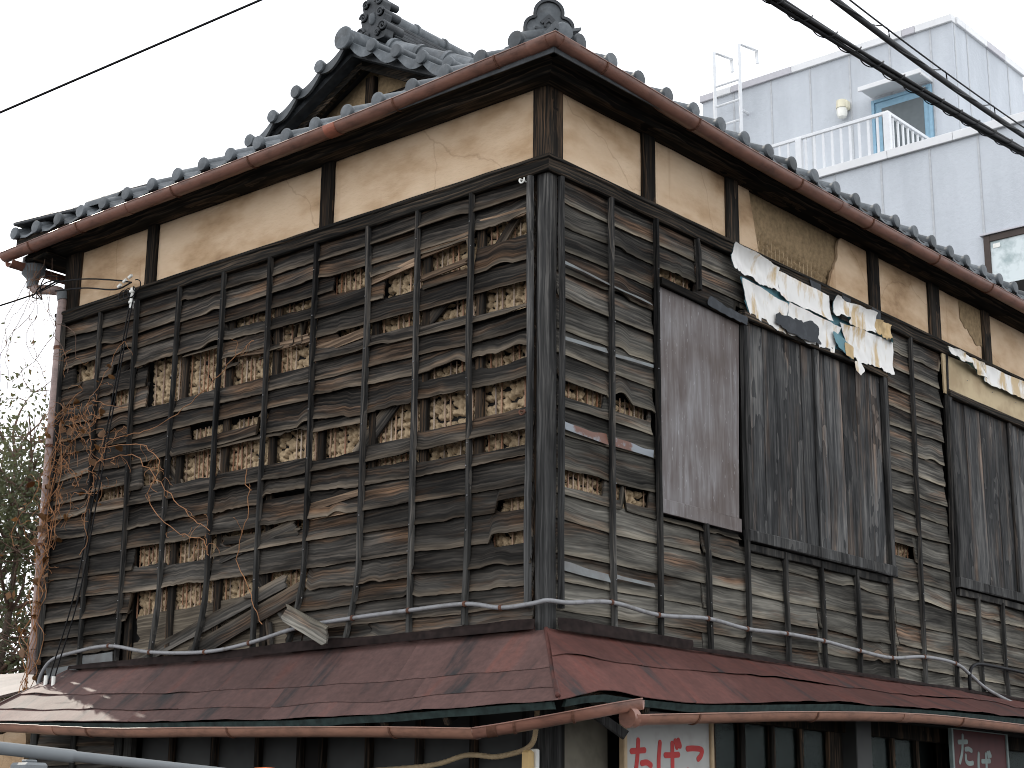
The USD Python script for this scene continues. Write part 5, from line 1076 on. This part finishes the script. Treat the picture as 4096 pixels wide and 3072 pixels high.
# ------------------------------------------------------------------ things at the bottom edge
mp = thing('grey_arm', 'grey metal tube entering at the lower left corner below the awning', 'pole')
A, B = at(-300, 2960, 6.6), at(660, 3065, 6.6)
add('tube', tube([A, A + (B - A) * .62, A + (B - A) * .63, B + (B - A) * .4], [.026, .026, .021, .019], 14), M['grey_plastic'], mp, smooth=40)
add('post', tube([A, [A[0], A[1], 0.]], .03, 12), M['grey_plastic'], mp, smooth=40)
mb = thing('meter_box', 'small grey box at the very bottom left below the metal tube', 'box')
c = at(120, 3088, 6.5); add('case', cbox(c - [.07, .05, .10], c + [.05, .05, .035], .01), M['grey_plastic'], mb)
add('cap', cbox(c + [-.02, -.03, .036], c + [.015, .02, .046], .003), M['grey_plastic'], mb)
add('post', tube([c - [.01, 0, .10], [c[0] - .01, c[1], 0.]], .025, 10), M['grey_plastic'], mb, smooth=40)
rm = thing('traffic_mirror', 'orange rounded rim peeking over the bottom edge of the view', 'mirror')
c = at(1064, 3072, 6.2) - np.array([0, 0, .248]); e1 = np.array([.7, .714, 0]); e2 = np.array([.714, -.7, 0])
a = np.linspace(0, 2 * math.pi, 49)
add('rim', loft(np.array([[c + e2 * h + r * (math.cos(t) * e1 + math.sin(t) * np.array([0, 0, 1])) for t in np.arange(40) * math.pi / 20] for h, r in ((-.05, .10), (-.04, .20), (-.01, .245), (.03, .25), (.04, .235), (.03, .225), (.02, .1))])), M['orange'], rm, smooth=40)
add('pole', tube([c - e2 * .06 + [0, 0, .05], np.array([*(c - e2 * .06)[:2], .0])], .03, 12), M['orange'], rm, smooth=40)

# ------------------------------------------------------------------ shed, trees and vine at the far left
sd = thing('shed', 'low lean-to with faded metal roof behind the vine at far left', 'shed')
add('roof', sheet(np.array([[(x, .05 + y, 2.80 - .30 * (.6 - y) + .02 * N(x * 2, y)) for x in np.linspace(-7.5, -4.78, 16)] for y in np.linspace(-.35, .9, 5)]), np.array([0, 0, -.02])), M['shed_metal'], sd, smooth=40)
add('fascia', cbox((-7.5, -.315, 2.42), (-4.78, -.28, 2.475), .005), M['green_fascia'], sd)
add('wall', cbox((-7.4, .1, 0), (-4.9, .2, 2.5), .01), M['plank_left'] if False else M['dark_inside'], sd)
def leaves(pts, size, seed, tilt=1.):
    r = np.random.default_rng(seed); n = len(pts); d = r.normal(size=(n, 3)); d[:, 2] -= .4; d /= np.linalg.norm(d, axis=1, keepdims=True)
    e = np.cross(d, r.normal(size=(n, 3))); e /= np.linalg.norm(e, axis=1, keepdims=True); nn = np.cross(d, e)
    L = size * r.uniform(.6, 1.3, (n, 1)); w = L * r.uniform(.16, .30, (n, 1))
    v = np.stack([pts, pts + d * L * .45 + e * w + nn * L * .05, pts + d * L, pts + d * L * .45 - e * w + nn * L * .05], 1).reshape(-1, 3)
    i = np.arange(n)[:, None] * 4; return v, np.vstack([i + [0, 1, 2], i + [0, 2, 3]])
def branchy(base, h, spread, seed, n1, lean=(0, 0)):
    """limbs as polylines: list of (points, radius)"""
    r = np.random.default_rng(seed); out = []
    tr = [np.array(base, float)]
    for k in range(8): tr.append(tr[-1] + [lean[0] / 8 + r.normal(0, .04), lean[1] / 8 + r.normal(0, .04), h / 8])
    tr = np.array(tr); out.append((tr, np.linspace(.09, .02, 9)))
    for k in range(n1):
        j = r.integers(2, 9); p = tr[min(j, 8)]; a = r.uniform(0, 6.28); el = r.uniform(.25, 1.1); L = spread * r.uniform(.5, 1.1) * (1.15 - .06 * j)
        q = [p]; d = np.array([math.cos(a) * math.cos(el), math.sin(a) * math.cos(el), math.sin(el)])
        for s in range(6): d = d + r.normal(0, .14, 3); d /= np.linalg.norm(d); q.append(q[-1] + d * L / 6)
        q = np.array(q); out.append((q, np.linspace(.026, .006, 7)))
        for s in range(4):
            o = q[r.integers(2, 7)]; d2 = d + r.normal(0, .7, 3); d2 /= np.linalg.norm(d2); w = [o]
            for u in range(4): d2 = d2 + r.normal(0, .2, 3); d2 /= np.linalg.norm(d2); w.append(w[-1] + d2 * L * .13)
            out.append((np.array(w), np.linspace(.008, .003, 5)))
    return out
def tree(name, label, base, h, spread, seed, n1, leafcount, size, mt, lean=(0, 0), fill=.25):
    tt = thing(name, label, 'tree'); B = branchy(base, h, spread, seed, n1, lean)
    add('trunk', tube(*B[0], 9), M['bark'], tt, smooth=True)
    add('limbs', join(*[tube(p, r_, 5) for p, r_ in B[1:]]), M['twig'], tt, kind='stuff', smooth=True)
    if leafcount:
        r = np.random.default_rng(seed + 5); tips = np.vstack([p[1:] for p, q in B[1:]]); c = tips[r.integers(0, len(tips), leafcount)] + r.normal(0, fill, (leafcount, 3)) * [1, 1, .8]
        c = c[c[:, 2] > base[2] + h * (.34 + .25 * r.random(len(c)))]
        add('crown', leaves(c, size, seed + 9), mt, tt, kind='stuff')
    return tt
tree('evergreen_tree', 'narrow-leaved green tree left of the house corner', (-10.5, 3.4, 0), 5.3, 1.35, 4, 60, 13000, .075, M['leaf'])
tree('evergreen_tree', 'taller sparse green tree behind the first one at far left edge', (-11.9, 4.2, 0), 6.0, 1.5, 14, 54, 8000, .075, M['leaf'], fill=.3)
tree('bare_shrub', 'bare tangled grey-brown shrub under the green tree beside the down pipe', (-9.3, 3.6, 0), 4.6, 1.5, 21, 80, 500, .10, M['leaf_dead'])
tree('bare_shrub', 'leafless twiggy bush behind the lean-to roof at far left', (-10.2, 4.8, 0), 5.0, 1.6, 33, 80, 900, .10, M['leaf'])

vn = thing('dried_vine', 'dried orange-brown vine tangled over the down pipe and left planks', 'vine')
r = np.random.default_rng(12)
def wander(p, d, n, step, jit, pull):
    q = [np.array(p, float)]; d = np.array(d, float)
    for k in range(n): d = d + r.normal(0, jit, 3) + np.array(pull); d /= np.linalg.norm(d); q.append(q[-1] + d * step); q[-1][1] = np.clip(q[-1][1], -.17 if p[2] < 5.6 else -9., -.065)
    return np.array(q)
tips = []
for k in range(7):                                                            # stems down the pipe
    x0 = -4.68 + .10 * r.random(); pts = [(x0 + .05 * r.normal(), -.075 - .03 * r.random(), zz) for zz in np.linspace(4.5 - .5 * r.random(), 2.35 + .25 * r.random(), 16)]
    pts = [(x - .10 * max(0, 2.75 - z_) * 2 + .07 * math.sin(z_ * 5 + k), y, z_) for x, y, z_ in pts]
    pts = [(x + .42 * max(0, (z_ - 3.3)) * .30, y, z_) for x, y, z_ in pts]
    p = smooth_path(pts, 3); tips.append(p); add('stem', tube(p, .003, 5), M['vine'], vn, smooth=True)
for k in range(22):                                                           # tangle on the planks
    p = wander((-4.25 + .22 * r.normal(), -.10, 4.25 + .18 * r.normal()), r.normal(size=3), 22, .035, .30, (0, 0, -.03)); tips.append(p); add('stem', tube(p, .0021, 4), M['vine'], vn)
for k, pts in enumerate(([(-4.1, -.10, 4.3), (-3.7, -.09, 4.28), (-3.3, -.09, 4.3), (-2.9, -.09, 4.45), (-2.6, -.09, 4.62), (-2.4, -.09, 4.72)], [(-4.0, -.12, 4.22), (-3.5, -.11, 4.18), (-3.3, -.10, 4.0), (-3.4, -.10, 3.8), (-3.1, -.09, 3.55), (-2.8, -.09, 3.45), (-2.75, -.09, 3.35)],
                         [(-4.0, -.12, 4.12), (-3.6, -.11, 4.12), (-3.32, -.1, 3.92), (-3.0, -.1, 3.66), (-2.72, -.1, 3.5)], [(-2.42, -.085, 3.86), (-2.38, -.085, 3.6), (-2.45, -.085, 3.3), (-2.30, -.085, 3.05), (-2.2, -.085, 2.86)])):
    p = smooth_path(pts, 6) + np.random.default_rng(k).normal(0, .008, (1 + 6 * (len(pts) - 1), 3)) * [1, .2, 1]; tips.append(p); add('stem', tube(p, .0028, 5), M['vine'], vn, smooth=True)
for k in range(9):                                                            # hanging from the eave
    p = wander((-4.9 + .12 * r.normal(), -.16 + .03 * r.normal(), 5.78), (0, 0, -1), 26, .045, .22, (0, 0, -.12)); tips.append(p[3:]); add('stem', tube(p, .0026, 4), M['twig'], vn)
allp = np.vstack(tips); allp = allp[allp[:, 2] > 3.2]
tw = [tube(wander(allp[r.integers(0, len(allp))], r.normal(size=3), 7, .022, .5, (0, 0, -.08)), .0016, 3) for k in range(260)]
add('twigs', join(*tw), M['vine'], vn, kind='stuff')
low_ = np.vstack([p for p in tips[:35]]); low_ = low_[low_[:, 0] < -3.5]
c = low_[r.integers(0, len(low_), 240)] + r.normal(0, .015, (240, 3))
def dead_leaf(c, s, seed):
    q = np.random.default_rng(seed); u, t = np.meshgrid(np.linspace(-1, 1, 4), np.linspace(0, 1, 5)); wv = np.sin(np.clip(t * 1.1, 0, 1) * math.pi) ** .7 * .45
    P = np.stack([u * wv, t, .35 * (u * wv) ** 2 + .25 * np.sin(t * 3 + q.random() * 3) * q.normal()], -1) * s
    A_ = trimesh.transformations.random_rotation_matrix(q.random(3))[:3, :3]; P = P @ A_.T + c
    return sheet(P, A_ @ np.array([0, 0, .0008]))
for k in range(70): add('dead_leaf', dead_leaf(c[k], .04 + .035 * r.random(), k), M['leaf_dead'], vn, smooth=True)
add('small_leaves', leaves(c[70:], .028, 5), M['leaf_dead'], vn, kind='stuff')
